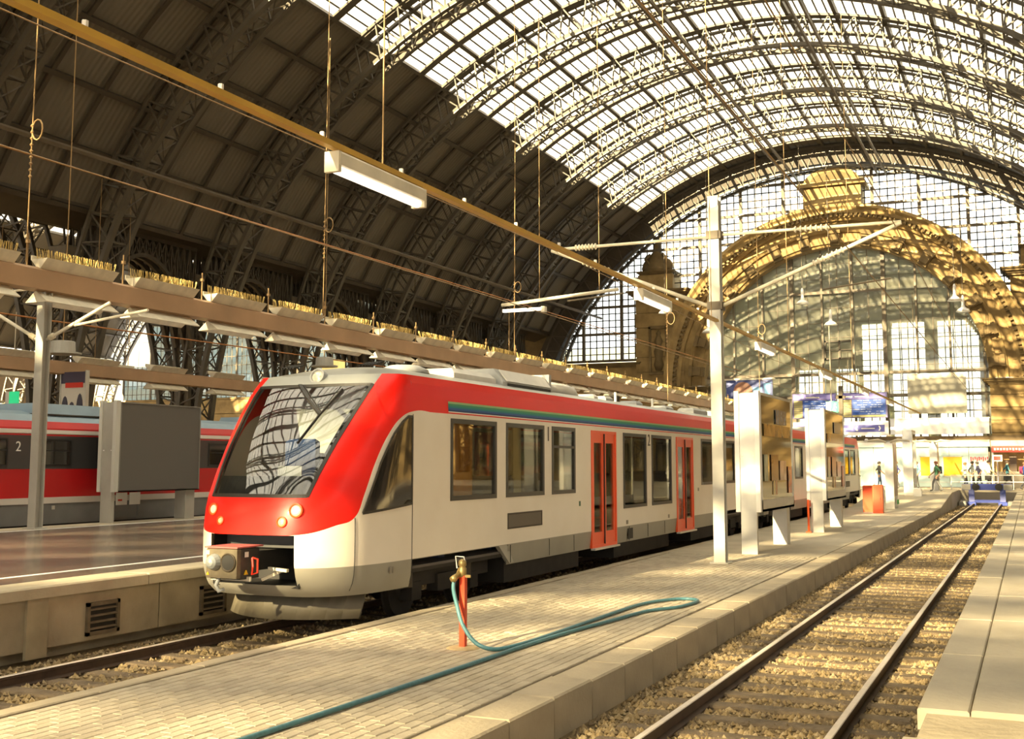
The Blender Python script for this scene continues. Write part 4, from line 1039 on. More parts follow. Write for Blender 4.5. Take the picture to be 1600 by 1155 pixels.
# windows
def frame_rect(mb, x0, x1, a, b, c_, d, t):
    mb.box(x0, x1, a, a + t, c_, d); mb.box(x0, x1, b - t, b, c_, d); mb.box(x0, x1, a + t, b - t, c_, c_ + t); mb.box(x0, x1, a + t, b - t, d - t, d)
for s in (-1, 1):
    for n, (a, b, c_, d) in enumerate(WIN):
        f = MB(); x0, x1 = sorted((s * 1.34, s * 1.388)); frame_rect(f, x0, x1, a, b, c_, d, .075)
        if n in (2,): f.box(x0, x1, a, b, 2.68, 2.73)
        g = MB(); x0, x1 = sorted((s * 1.352, s * 1.36)); g.box(x0, x1, a + .07, b - .07, c_ + .07, d - .07)
        tp(f, 'window', M_FRAME, subs=((g, 'pane', M_TRG),))
    for a, b, c_, d in DOORS:
        f = MB(); x0, x1 = sorted((s * 1.34, s * 1.392)); frame_rect(f, x0, x1, a, b, c_, d, .06)
        sb = []
        m_ = (a + b) / 2
        for p, q in ((a + .06, m_ - .012), (m_ + .012, b - .06)):
            lf = MB(); x2, x3 = sorted((s * 1.335, s * 1.375)); lf.box(x2, x3, p, p + .12, c_ + .06, d - .06); lf.box(x2, x3, q - .12, q, c_ + .06, d - .06); lf.box(x2, x3, p + .12, q - .12, c_ + .06, c_ + .32); lf.box(x2, x3, p + .12, q - .12, d - .26, d - .06)
            x4, x5 = sorted((s * 1.345, s * 1.36)); gl = MB().box(x4, x5, p + .10, q - .10, c_ + .3, d - .24)
            sb += [(lf, 'leaf', M_DOOR), (gl, 'pane', M_TRG)]
        x4, x5 = sorted((s * 1.33, s * 1.40)); sb.append((MB().box(x4, x5, m_ - .012, m_ + .012, c_ + .05, d - .06), 'rubber_seal', M_BLACK))
        x4, x5 = sorted((s * 1.36, s * 1.46)); sb.append((MB().box(x4, x5, a, b, c_ - .04, c_), 'step', M_ALU))
        tp(f, 'door', M_DOOR, subs=sb)
    # stripe of greens and blues under the red
    m_st = bpy.data.materials.get('rainbow_stripe')
    if not m_st:
        m_st = bpy.data.materials.new('rainbow_stripe'); m_st.use_nodes = True; e = NT(m_st); t_ = e.node('ShaderNodeTexCoord'); x_ = e.node('ShaderNodeSeparateXYZ'); m_st.node_tree.links.new(t_.outputs['Object'], x_.inputs[0])
        cr_ = e.node('ShaderNodeValToRGB'); cr_.color_ramp.interpolation = 'CONSTANT'; els = cr_.color_ramp.elements
        for i, (p, col) in enumerate(((0, (.75, .70, .6)), (.10, (.60, .02, .012)), (.2, (.80, .76, .68)), (.27, (.03, .05, .14)), (.40, (.03, .10, .28)), (.54, (.02, .20, .22)), (.68, (.05, .26, .14)), (.84, (.28, .46, .22)))):
            el = els[i] if i < 2 else els.new(p); el.position = p; el.color = (*col, 1)
        m_st.node_tree.links.new(e.math('DIVIDE', e.math('SUBTRACT', x_.outputs[2], 3.15), .22), cr_.inputs[0]); m_st.node_tree.links.new(cr_.outputs[0], m_st.node_tree.nodes['Principled BSDF'].inputs['Base Color']); m_st.node_tree.nodes['Principled BSDF'].inputs['Roughness'].default_value = .5; m_st.node_tree.nodes['Principled BSDF'].inputs['Specular IOR Level'].default_value = .2
    st_ = MB(); st_.add([(s * 1.379, 16.2, 3.15), (s * 1.379, 39.3, 3.15), (s * (nW(3.37) + .004), 39.3, 3.37), (s * (nW(3.37) + .004), 16.2, 3.37)], [(0, 1, 2, 3) if s > 0 else (3, 2, 1, 0)])
    tp(st_, 'colour_stripe', m_st)
    vg = MB(); x0, x1 = sorted((s * 1.37, s * 1.385)); frame_rect(vg, x0, x1, 18.48, 20.04, 1.22, 1.50, .03); vs2 = MB().box(min(s * 1.372, s * 1.378), max(s * 1.372, s * 1.378), 18.5, 20.0, 1.24, 1.48)
    tp(vg, 'ventilation_grille', M_STEELD, subs=((vs2, 'mesh_insert', mat('grille_brown', (.12, .10, .075), .6)),))
    if s > 0:
        mk = MB(); mk.box(1.374, 1.381, 22.0, 22.08, 1.86 - .35, 1.94 - .33); tp(mk, 'door_button', mat('button_green', (.02, .12, .05), .4))
        for yy, zz, bb in ((20.35, 2.93, '1'), (26.75, 2.93, '2')):
            me = text_mesh(bb, .40); me.materials.clear(); me.materials.append(mat('numeral_dark', (.10, .08, .06), .6))
            o = link('class_numeral', me, train); place(o, TX @ Matrix.Translation((1.385, yy, zz)) @ FACE_PX)
        for yy in (14.4, 25.0, 28.3, 31.2):
            mk = MB(); z0 = .80 if yy < 15 else 1.0 if yy < 29 else 1.62; mk.box(1.374, 1.38, yy, yy + .06, z0, z0 + .09); mk.box(1.374, 1.38, yy + .09, yy + .12, z0, z0 + .09); tp(mk, 'small_marking', mat('marking', (.25, .22, .18), .6), both=False, kind='stuff')
        hp = MB()
        for yy in (18.6, 20.4, 21.7, 25.2, 26.6, 28.0): hp.box(1.372, 1.379, yy, yy + .012, .63, .94)
        tp(hp, 'hatch_joint', M_BLACK, kind='stuff')
        hs = MB().box(1.374, 1.38, 25.1, 25.45, .66, .9); tp(hs, 'hatch', M_BLACK)
# seams of the cab panels
for yy in (13.66, 15.05):
    for s in (-1, 1):
        sm_ = MB(); zz = [.62 + i * .1 for i in range(11 if yy < 14 else 26)]
        for z0, z1 in zip(zz[:-1], zz[1:]): sm_.bar((s * (nX(yy, z0) + .002), yy, z0), (s * (nX(yy, z1) + .002), yy, z1), .012, .006, (s, 0, 0))
        tp(sm_, 'panel_seam', M_BLACK)
# running gear
def bogie(yc):
    fr_ = MB()
    for s in (-1, 1): fr_.cbox(s * 1.0 - .07, s * 1.0 + .07, yc - 1.6, yc + 1.6, .48, .72, .03); fr_.box(s * 1.02 - .1, s * 1.02 + .1, yc - .35, yc + .35, .35, .62)
    fr_.box(-1, 1, yc - .2, yc + .2, .45, .75)
    tp(fr_, 'bogie_frame', M_UNDER)
    for dy in (-1.0, 1.0):
        for s in (-1, 1):
            w = MB(); w.lathe((s * .72, yc + dy, .43), (s, 0, 0), [(.43, 0), (.46, .01), (.43, .03), (.42, .12), (.2, .13), (.15, .18)], 24)
            ax = MB().box(s * .98 - .12, s * .98 + .12, yc + dy - .15, yc + dy + .15, .28, .55)
            sp_ = MB().lathe((s * 1.08, yc + dy - .3, .5), (0, 0, 1), [(.1, 0), (.1, .25)], 12)
            tp(w, 'wheel', M_UNDER, smooth=False, subs=((ax, 'axle_box', M_UNDER), (sp_, 'spring', M_STEELD)))
bogie(16.7); bogie(36.3)
ub = MB(); ub.box(-1.3, 1.3, 15.0, 39.3, .74, .8); tp(ub, 'floor_pan', M_UNDER)
for y0, y1 in ((18.7, 22.4), (24.6, 28.9), (31.0, 33.9)):
    ub = MB().cbox(-1.2, 1.2, y0, y1, .26, .74, .04); tp(ub, 'underfloor_unit', M_UNDER)
gw = MB().prism([(18.15, .95), (18.5, .95), (18.78, .62), (18.6, .62)], 'x', 1.28, 1.36); tp(gw, 'skirt_bracket', M_GREYP)
# inside
it = MB().box(-1.3, 1.3, 15.2, 39.2, .80, .84); tp(it, 'cabin_floor', mat('cabin_floor', (.10, .09, .085), .6))
it = MB().box(-1.2, 1.2, 15.2, 39.2, 3.2, 3.23); tp(it, 'cabin_ceiling', mat('cabin_ceiling', (.5, .46, .38), .6))
for yy in (16.9, 18.9, 20.7, 25.6, 27.4, 32.2, 34.4, 36.4):
    for s in (-1, 1):
        b = MB(); x0, x1 = sorted((s * .35, s * 1.25)); b.cbox(x0, x1, yy, yy + .14, 1.2, 2.15, .05); b.cbox(x0, x1, yy - .45, yy, 1.15, 1.30, .05); b.box(x0 + .3, x1 - .3, yy - .2, yy, .84, 1.15)
        tp(b, 'seat', mat('seat_cloth', (.05, .07, .14), .8))
b = MB().box(1.27, 1.30, 16.36, 17.22, 1.84, 3.03); tp(b, 'orange_blind', mat('blind_orange', (.95, .36, .02), .6, 0, .2, 1.0), both=False)
b = MB().box(1.22, 1.25, 19.0, 19.35, 1.84, 3.03); tp(b, 'pale_curtain', mat('curtain', (.75, .66, .45), .7), both=False)
b = MB().box(1.15, 1.2, 20.75, 21.6, 1.84, 3.0); tp(b, 'grey_partition', mat('partition', (.20, .19, .16), .5), both=False)
# roof gear
def rbox(x0, x1, y0, y1, z0, z1): return MB().cbox(x0, x1, y0, y1, z0, z1, .09)
g1 = rbox(-.9, .85, 17.4, 19.1, 3.80, 4.03); tp(g1, 'roof_fairing', M_RWHITE)
g1 = MB().prism([(-1.0, 3.75), (.95, 3.75), (.95, 3.90), (.75, 4.15), (-.8, 4.15), (-1.0, 3.9)], 'y', 19.2, 21.6); g2 = MB().prism([(.78, 4.125), (.955, 3.91), (.97, 3.915), (.80, 4.14)], 'y', 19.35, 21.5); g3 = MB().box(.94, .96, 19.4, 21.5, 3.79, 3.88)
tp(g1, 'air_conditioner', M_RGREY, subs=((g2, 'cover_strip', M_RWHITE), (g3, 'louvre', M_BLACK)))
g1 = MB().box(-.85, .88, 21.6, 21.72, 3.75, 4.20); tp(g1, 'end_plate', M_RGREY)
g1 = MB().tube([(.62, 21.8, 3.98), (.62, 23.2, 3.98), (.62, 23.5, 3.95), (.62, 23.66, 3.84), (.62, 23.7, 3.74)], .12, 12); tp(g1, 'exhaust_pipe', M_RWHITE, smooth=True)
for yy, l in ((24.5, .25), (25.3, .5), (27.6, .5), (30.2, .7), (33.0, 1.6), (35.2, 1.2)):
    tp(MB().cbox(.3, .8, yy, yy + l, 3.75, 3.97 + .06 * (l > 1), .06), 'roof_box', M_RGREY if l > .3 else M_RWHITE)
for yy in (26.4, 29.4): tp(MB().tube([(.65, yy, 3.7), (.65, yy, 4.12)], .03, 6), 'antenna', M_WHITE)
tp(MB().lathe((.55, 16.2, 3.84), (0, 0, 1), [(.42, 0), (.40, .06), (.25, .13), (.0, .15)], 16), 'horn_cover', M_RGREY, smooth=True)
gn = MB()                                              # bellows between the two cars
for k in range(5): gn.box(-1.2, 1.2, 39.25 + k * .1, 39.31 + k * .1, .9, 3.65)
o = gn.build('gangway_bellows', M_BLACK, train); place(o, TX)
# ================================================================== ALL-RED TRAIN ON THE LEFT
m_dbr = mat('train_red', (.56, .008, .010), .4, 0, .15, .8); m_dbw = mat('train_white_line', (.62, .58, .52), .4); m_dbg = mat('train_grey', (.20, .20, .19), .5, 0, .2, 2.0); m_band = mat('window_band', (.055, .055, .055), .2)
m_dark = mat('dark_window', (.020, .018, .015), .05, spec=.7); m_ac = mat('blue_grey_roof', (.27, .37, .45), .45, 0, .15, 2.0)
def redcar(y0, y1, label, wins, nums):
    t = thing('red_carriage', label, 'train', (-24.85, (y0 + y1) / 2, 0), 'carriages of the red train')
    xs_ = -23.42
    W = 1.42; X = -24.84
    def ext(name, poly, m): return MB().prism(poly, 'y', y0, y1).build(name, m, t)
    ext('body', [(X - W, 1.36), (X + W, 1.36), (X + W, 3.05), (X + W - .05, 3.3), (X + W - .16, 3.48), (X - W + .16, 3.48), (X - W + .05, 3.3), (X - W, 3.05)], m_dbr)
    ext('roof', [(X - W + .16, 3.48), (X + W - .16, 3.48), (X + W - .45, 3.66), (X + .4, 3.78), (X - .4, 3.78), (X - W + .45, 3.66)], m_ac)
    ext('skirt', [(X - W + .02, .80), (X + W - .02, .80), (X + W - .02, 1.36), (X - W + .02, 1.36)], m_dbg)
    MB().box(X + W - .01, X + W + .012, y0, y1, 1.34, 1.50).build('white_line', m_dbw, t); MB().prism([(X + W + .005, 3.16), (X + W - .02, 3.26), (X + W - .04, 3.26), (X + W - .02, 3.14)], 'y', y0, y1).build('white_line', m_dbw, t)
    MB().box(X + W - .01, X + W + .010, y0 + .1, y1 - .1, 2.24, 3.10).build('window_band', m_band, t)
    for a, b in wins:
        f = MB(); frame_rect(f, X + W + .008, X + W + .024, a, b, 2.30, 3.02, .05); f.box(X + W + .008, X + W + .02, a, b, 2.70, 2.73); o = f.build('window', M_BLACK, t)
        MB().box(X + W + .006, X + W + .014, a + .04, b - .04, 2.33, 2.99).build('pane', m_dark, o)
    for yy in nums: place(link('class_numeral', (lambda me: (me.materials.clear(), me.materials.append(M_WHITE), me)[2])(text_mesh('2', .36)), t), Matrix.Translation((X + W + .022, yy, 2.80)) @ FACE_PX)
    for a in (y0 + 1.5, (y0 + y1) / 2 - 3, y1 - 6):
        MB().prism([(X - 1.0, 3.70), (X + 1.0, 3.70), (X + .85, 3.98), (X - .85, 3.98)], 'y', a, a + 4.2).build('roof_unit', m_ac, t); MB().box(X - 1.03, X + 1.03, a - .1, a + 4.3, 3.66, 3.70).build('roof_unit_base', M_STEELD, t)
    for a in (y0 + 3, y1 - 3):
        for dy in (-1.2, 1.2):
            for s in (-1, 1): MB().lathe((X + s * .72, a + dy, .44), (s, 0, 0), [(.44, 0), (.42, .1), (.2, .13)], 20).build('wheel', M_UNDER, t)
        MB().box(X - 1.2, X + 1.2, a - 1.9, a + 1.9, .35, .75).build('bogie', M_UNDER, t)
    MB().box(X - 1.15, X + 1.15, y0 + 5.2, y1 - 5.2, .35, .8).build('underfloor_box', M_UNDER, t)
    return t, X + W
t, xf = redcar(12.4, 38.0, 'red carriage with dark window band behind the grey blank board', [(19.7, 20.9), (21.7, 23.0), (23.9, 25.1), (26.2, 27.4), (28.6, 29.9), (31, 32.3), (33.2, 34.5)], (21.22, 28.05))
dr = MB(); frame_rect(dr, xf, xf + .02, 24.6, 25.6, .86, 1.62, .03); dr.build('lower_hatch', m_dbg, t)
for a in (24.7, 25.22): MB().box(xf + .005, xf + .03, a, a + .42, 1.22, 1.56).build('white_notice', M_WHITE, t)
MB().box(xf + .02, xf + .035, 24.76, 24.92, 1.33, 1.38).build('red_print', M_RED, t)
MB().box(xf, xf + .02, 22.4, 22.5, 1.18, 1.28).build('small_marking', M_ALU, t)
t2, _ = redcar(38.8, 64.4, 'second red carriage, further back behind the railcar', [(41, 42.4), (44, 45.4), (47, 48.4), (52, 53.4), (56, 57.4)], (50,))
t3, _ = redcar(-14.0, 11.7, 'near red carriage just entering the left picture edge', [(2, 3.3), (5, 6.3), (8, 9.3)], (7.5,))
# ================================================================== side walls of the neighbouring halls
ws = struct('wall_right', 'brick outer wall of the far right hall'); MB().box(70.5, 71.5, -92, 103, -.5, 14).build('wall', mat('outer_brick', (.16, .11, .06), .85, 0, .4, .5), ws)
ws = struct('wall_left', 'brick outer wall of the far left hall'); MB().box(-103, -102, -92, 103, -.5, 12).build('wall', mat('outer_brick', (.16, .11, .06), .85), ws)
# ================================================================== MASTS, ARMS, WIRES
def mast(x, y, z0, z1, label, w=.24, m=M_MASTL, parts=None):
    t = thing('catenary_mast', label, 'mast', (x, y, z0))
    mb = MB(); h = w / 2
    mb.box(x - h, x + h, y - h, y - h + .03, z0, z1); mb.box(x - h, x + h, y + h - .03, y + h, z0, z1); mb.build('flange', m, t)
    MB().box(x - .02, x + .02, y - h + .03, y + h - .03, z0, z1).build('web', m, t)
    MB().cbox(x - .2, x + .2, y - .2, y + .2, z0, z0 + .025, .005).build('base_plate', m, t)
    return t
def insul(mb, p, q, n=7, r=.075):
    p, q = Vector(p), Vector(q); d = q - p; L = d.length
    prof = []
    for i in range(n):
        s = L * i / n; prof += [(.035, s), (r, s + L / n * .3), (r, s + L / n * .5), (.035, s + L / n * .6)]
    mb.lathe(p, d, prof, 12); return mb
def L_(p, q, t): return tuple(a + (b - a) * t for a, b in zip(p, q))
def arm(par, p, q, r=.035, iz=(.25, .42), m=M_CREAM):
    MB().tube([p, q], r, 8).build('arm', m, par, smooth=True); insul(MB(), L_(p, q, iz[0]), L_(p, q, iz[1])).build('insulator', M_CREAM, par)
mt = mast(-6.235, 24.78, ZP, 8.36, 'tall white catenary mast in front of the poster cases', .25, M_MASTL)
MB().lathe((-6.235, 24.78, 8.2), (0, 1, 0), [(.125, -.14), (.125, .14)], 16).build('cap', M_MASTL, mt)
y = 24.78
arm(mt, (-6.1, y, 7.48), (-2.25, y, 7.44), .035, (.42, .62)); arm(mt, (-6.1, y, 5.87), (-2.25, y, 7.42), .045, (.52, .70))
arm(mt, (-6.37, y, 7.45), (-10.2, y, 7.46), .035, (.70, .85)); arm(mt, (-6.37, y, 5.87), (-10.2, y, 7.44), .045, (.62, .80))
MB().tube([(-2.25, y, 7.4), (-4.9, y, 6.35)], .015, 6).build('stay', M_STEEL, mt); MB().tube([(-3.9, y, 6.1), (-2.5, y, 6.25)], .02, 6).build('registration_arm', M_STEEL, mt)
MB().tube([(-8.4, y, 6.3), (-9.8, y, 6.2)], .02, 6).build('registration_arm', M_STEEL, mt)
for z in (7.47, 5.87): MB().box(-6.40, -6.07, y - .16, y + .16, z - .09, z + .09).build('clamp', M_STEEL, mt)
lm = mast(-22.22, 20.76, ZH, 6.62, 'grey lattice-free mast carrying the brown lamp beam at the left edge', .25, M_GREYP)
lm['label'] = 'grey steel mast carrying the brown lamp beam near the left edge'
yl = 20.76
arm(lm, (-22.1, yl, 5.44), (-20.1, yl, 6.24), .045, (.05, .12)); arm(lm, (-22.35, yl, 5.42), (-25.0, yl, 6.75), .045, (.05, .12)); arm(lm, (-22.35, yl, 6.75), (-25.3, yl, 6.7), .03, (.8, .9)); MB().tube([(-21.2, yl, 5.75), (-18.9, yl, 6.0)], .035, 8).build('arm', M_CREAM, lm)
for i, yy in enumerate((42.4, 64.0, 85.6)):
    mast(-22.22, yy, ZH if yy < 76 else .76, 6.62, ('dark mast under the lamp beam above the railcar roof', 'dark mast under the lamp beam above the rear of the railcar', 'dark mast under the far end of the lamp beam')[i], .28, M_STEEL)
am = thing('cantilever_tube', 'long cream cantilever tube with white lamp left of the portal', 'cantilever', (-22.2, 42.4, 8.9))
MB().tube([(-19.7, 42.4, 8.92), (-14.6, 42.4, 9.27)], .07, 10).build('tube', M_CREAM, am, smooth=True); MB().box(-19.6, -17.8, 42.25, 42.4, 8.60, 8.72).build('lamp_tube', M_TUBE, am); MB().box(-17.85, -17.7, 42.2, 42.45, 8.52, 8.75).build('lamp_end', M_CREAM, am)
MB().tube([(-18.0, 42.4, 9.04), (-18.0, 42.4, 27.2)], .015, 5).build('hanger', M_WIRE, am); MB().tube([(-15.4, 42.4, 9.2), (-15.4, 42.4, 27.8)], .015, 5).build('hanger', M_WIRE, am)
# contact and carrying wires
def wire(label, pts, r=.012, m=M_WIRE): o = MB().tube(pts, r, 5, True).build('overhead_wire', m); return tag(o, label, 'wire')
wire('contact wire above the empty right-hand track', [(XR0, -20, 5.75), (XR0, 76, 5.75)], .010); wire('carrying wire above the empty right-hand track', [(XR0 + .1, -20, 7.2), (XR0 + .1, 24.78, 7.35), (XR0 + .1, 50, 6.9), (XR0 + .1, 76, 7.2)], .010)
wire('contact wire above the red and white railcar', [(XL0, -20, 5.75), (XL0, 76, 5.75)], .010); wire('carrying wire above the red and white railcar', [(XL0 - .2, -20, 7.2), (XL0 - .2, 24.78, 7.4), (XL0 - .2, 50, 6.9), (XL0 - .2, 76, 7.2)], .010)
wire('rust-orange cable running under the dark left roof', [(-22.0, -10, 9.8), (-22.0, 95, 10.2)], .022, mat('rust_cable', (.36, .14, .03), .6))
wire('thick grey pipe running along the dark left roof', [(-36.5, -10, 15.4), (-36.5, 101, 16.1)], .12, M_STEEL)
wire('lower rust-orange cable passing the left columns', [(-31.6, -10, 7.6), (-31.6, 30, 7.45), (-31.6, 101, 7.9)], .03, mat('rust_cable', (.36, .14, .03), .6))
# brown lamp beam on the left masts
def lamp_beam(x, z, y0, y1, ys0, step, label, near_):
    t = thing('lamp_beam', label, 'lamp beam', (x, y0, z))
    MB().prism([(x - .14, z - .30), (x + .16, z - .26), (x + .16, z + .22), (x + .02, z + .30), (x - .14, z + .22)], 'y', y0, y1).build('girder', mat('brown_girder', (.42, .26, .14), .55, 0, .25, .8), t)
    # trough reflector: triangular prism, hollow below
    up = MB().prism([(x - .10, z + .26), (x + .36, z + .50), (x - .02, z + .56), (x - .36, z + .50)], 'y', .1, 2.35)
    rf_ = MB(); Lr = 2.45
    rf_.prism([(x + .02, z + .22), (x + .30, z + .52), (x + .26, z + .53), (x + .02, z + .27), (x - .22, z + .53), (x - .26, z + .52)], 'y', 0, Lr)
    rf_.prism([(x + .02, z + .24), (x + .28, z + .52), (x - .24, z + .52)], 'y', 0, .02)
    rf_.box(x - .26, x - .22, 0, Lr, z + .5, z + .62); rf_me = rf_.mesh('upper_reflector', M_CREAM)
    lo = MB(); lo.prism([(x - .05, z - .28), (x + .34, z - .56), (x + .30, z - .58), (x - .02, z - .35), (x - .34, z - .58), (x - .38, z - .56)], 'y', 0, Lr); lo.prism([(x - .02, z - .3), (x + .32, z - .57), (x - .36, z - .57)], 'y', 0, .02)
    lo_me = lo.mesh('lower_reflector', M_CREAM)
    tb = MB().box(x - .10, x + .06, .1, Lr - .1, z - .50, z - .46).mesh('lamp_tube', M_TUBE)
    sp_ = MB()
    for i in range(46):
        yy = Lr * i / 46; a = random.uniform(-.05, .05); sp_.bar((x - .05 + a, yy, z + .52), (x - .08 + a * 2, yy + random.uniform(-.03, .03), z + .80), .010)
        sp_.bar((x + .15, yy, z + .50), (x + .19 + a, yy + random.uniform(-.03, .03), z + .74), .010)
    sp_me = sp_.mesh('bird_spikes', mat('spike_brass', (.50, .36, .12), .4, .3))
    yy = ys0
    while yy < y1 - 2.5:
        T = Matrix.Translation((0, yy, 0)); o = place(link('upper_reflector', rf_me, t), T); o2 = place(link('lower_reflector', lo_me, t), T)
        tb_ = link('lamp_tube', tb, o2); tb_.matrix_parent_inverse = Matrix.Identity(4)
        if near_:
            s_ = link('bird_spikes', sp_me, o, 'stuff'); s_.matrix_parent_inverse = Matrix.Identity(4)
            MB().tube([(x, yy - .35, z + .2), (x, yy - .35, z + 1.1)], .022, 6).build('stud', M_WIRE, t); MB().lathe((x, yy - .35, z + .85), (0, 0, 1), [(.06, 0), (.06, .08)], 8).build('stud_nut', M_WIRE, t)
        yy += step
    return t
lamp_beam(-22.2, 6.92, 8, 100, 20.48 - 3.245 * 3, 3.245, 'long brown beam with a row of cream reflector lamps and bird spikes', True)
lamp_beam(-38.4, 6.55, 20, 100, 24.0, 4.6, 'far brown lamp beam behind the left columns above the red train', False)
# hanging lamps and the clock
for i, (x, y, z, L) in enumerate(((-30.0, 28.9, 6.1, 'round grey drum lamp hanging right of the left grey mast'), (-30, 44.8, 6.9, 'round grey drum lamp hanging above the railcar nose'))):
    t = thing('drum_lamp', L, 'lamp', (x, y, z)); MB().lathe((x, y, z), (0, 0, 1), [(.62, 0), (.62, .06), (.42, .08), (.40, .42), (.36, .45), (.04, .46)], 20).build('drum', M_GREYP, t); MB().tube([(x, y, z + .4), (x, y, z + 16)], .02, 5).build('cord', M_WIRE, t)
for i, (x, y, z) in enumerate(((-40, 40, 7.0), (-52, 55, 8.2), (-47, 38.5, 5.4))):
    t = thing('tube_lamp', ('single cream tube lamp hanging between the left columns', 'distant cream tube lamp in the neighbouring hall', 'yellow-lit tube lamp low at the left edge')[i], 'lamp', (x, y, z)); MB().cbox(x - .12, x + .12, y, y + 3.0, z, z + .14, .02).build('housing', M_CREAM, t); MB().box(x - .08, x + .08, y + .1, y + 2.9, z - .05, z).build('lamp_tube', M_TUBE, t)
    for k in (.5, 2.5): MB().tube([(x, y + k, z + .1), (x, y + k, z + 9)], .015, 5).build('cord', M_WIRE, t)
ck = thing('station_clock', 'round pale green station clock on a bracket above the railcar nose', 'clock', (-40, 60.4, 9.9))
MB().lathe((-40, 60.48, 9.95), (.55, -.83, 0), [(.56, -.12), (.60, -.1), (.60, .1), (.54, .12)], 28).build('case', mat('clock_case', (.25, .28, .22), .4), ck)
MB().lathe((-40, 60.48, 9.95), (.55, -.83, 0), [(.53, .115), (.53, .13)], 28).build('dial', mat('clock_dial', (.62, .70, .55), .5), ck)
cm_ = Matrix.Translation(Vector((-40, 60.48, 9.95)) + Vector((.55, -.83, 0)) * .14) @ Matrix.Rotation(math.atan2(.55, .83), 4, 'Z')
hd = MB(); hd.bar((0, 0, 0), (.17, 0, .22), .05, .01, (0, 1, 0)); hd.bar((0, -.01, 0), (-.12, -.01, -.40), .035, .01, (0, 1, 0)); place(hd.build('hands', M_BLACK, ck), cm_)
tk = MB()
for k in range(12):
    a = k * PI / 6; tk.bar((.40 * math.sin(a), 0, .40 * math.cos(a)), (.48 * math.sin(a), 0, .48 * math.cos(a)), .03, .008, (0, 1, 0))
place(tk.build('hour_marks', M_BLACK, ck, kind='stuff'), cm_)
MB().tube([(-40, 60.6, 9.3), (-40, 60.6, 7.2)], .06, 8).build('post', M_STEEL, ck); MB().cbox(-40.5, -39.3, 60.2, 61, 7.4, 8.9, .1).build('lit_sign_box', mat('sign_ochre', (.75, .55, .18), .5, emit=.25), ck)
ap = thing('advert_poster', 'tall advert poster with red band and dark figures above the red train', 'poster', (-37.6, 37, 4.4))
MB().box(-38.4, -37.0, 37, 37.12, 4.35, 6.35).build('panel', mat('advert_white', (.62, .58, .50), .5), ap)
MB().box(-38.4, -37.0, 36.985, 37, 5.85, 6.35).build('dark_top', mat('advert_violet', (.06, .05, .09), .5), ap); MB().box(-38.15, -37.15, 36.97, 37, 5.66, 5.88).build('red_band', M_RED, ap)
for cx_, h in ((-38.15, .9), (-37.75, .65), (-37.3, 1.0)):
    q = MB(); q.prism([(cx_ + .2 * math.cos(PI * i / 8), 4.4 + h * math.sin(PI * i / 8)) for i in range(9)], 'y', 36.97, 37); q.build('dark_shape', mat('advert_dark', (.05, .045, .07), .5), ap)
for q in ((-38.45, -38.4), (-37.0, -36.95)): MB().box(q[0], q[1], 36.95, 37.15, 4.3, 6.4).build('frame', M_ALU, ap)
None; MB().box(-37.75, -37.65, 37.05, 37.15, 0, 4.35).build('post', M_STEEL, ap)
es = thing('exit_sign', 'small green exit sign hanging behind the left mast', 'sign', (-40, 36, 5)); MB().box(-40.4, -39.9, 36, 36.1, 4.95, 5.5).build('sign_box', mat('exit_green', (.02, .42, .16), .4), es); MB().box(-40.62, -40.4, 36, 36.1, 4.95, 5.5).build('white_field', M_WHITE, es); MB().tube([(-40.25, 36.05, 5.5), (-40.25, 36.05, 9)], .02, 5).build('hanger', M_CREAM, es)
bb = thing('blue_board', 'plain blue board hanging over the railcar roof under the lamp beam', 'board', (-24, 52, 6)); MB().box(-25.0, -22.6, 52, 52.15, 6.1, 7.0).build('panel', mat('sky_blue_board', (.04, .16, .42), .5), bb); MB().tube([(-23.8, 52.1, 7), (-23.8, 52.1, 10)], .02, 5).build('hanger', M_WIRE, bb)
# conduit with tube lamps over the low platform
cd = thing('lamp_conduit', 'ochre conduit hung over the low platform with tube lamps along it', 'conduit', (-6.2, 0, 5.5))
MB().prism([(-6.245, 5.50), (-6.155, 5.50), (-6.155, 5.56), (-6.245, 5.56)], 'y', 1.0, 76).build('rail', M_YEL, cd)
for k in range(22): MB().tube([(-6.2, 4.5 + 1.55 * k, 5.55), (-6.2, 4.5 + 1.55 * k, 5.62)], .025, 6).build('clip', M_ALUW, cd)
for k in range(6):
    yy = 9.34 + 9.77 * k
    h = MB(); h.cbox(-6.29, -6.11, yy, yy + 1.78, 5.33, 5.48, .03); o = h.build('lamp_housing', M_CREAM, cd)
    MB().tube([(-6.2, yy + .05, 5.31), (-6.2, yy + 1.73, 5.31)], .055, 10).build('lamp_tube', M_TUBE, o)
    for q in (yy - .02, yy + 1.74): MB().box(-6.285, -6.115, q, q + .05, 5.26, 5.47).build('end_cap', M_CREAM, o)
for yy in (10.3, 24.2, 33, 46): MB().tube([(-6.2, yy, 5.56), (-6.2, yy, 27.2)], .010, 5).build('hanger', M_WIRE, cd)
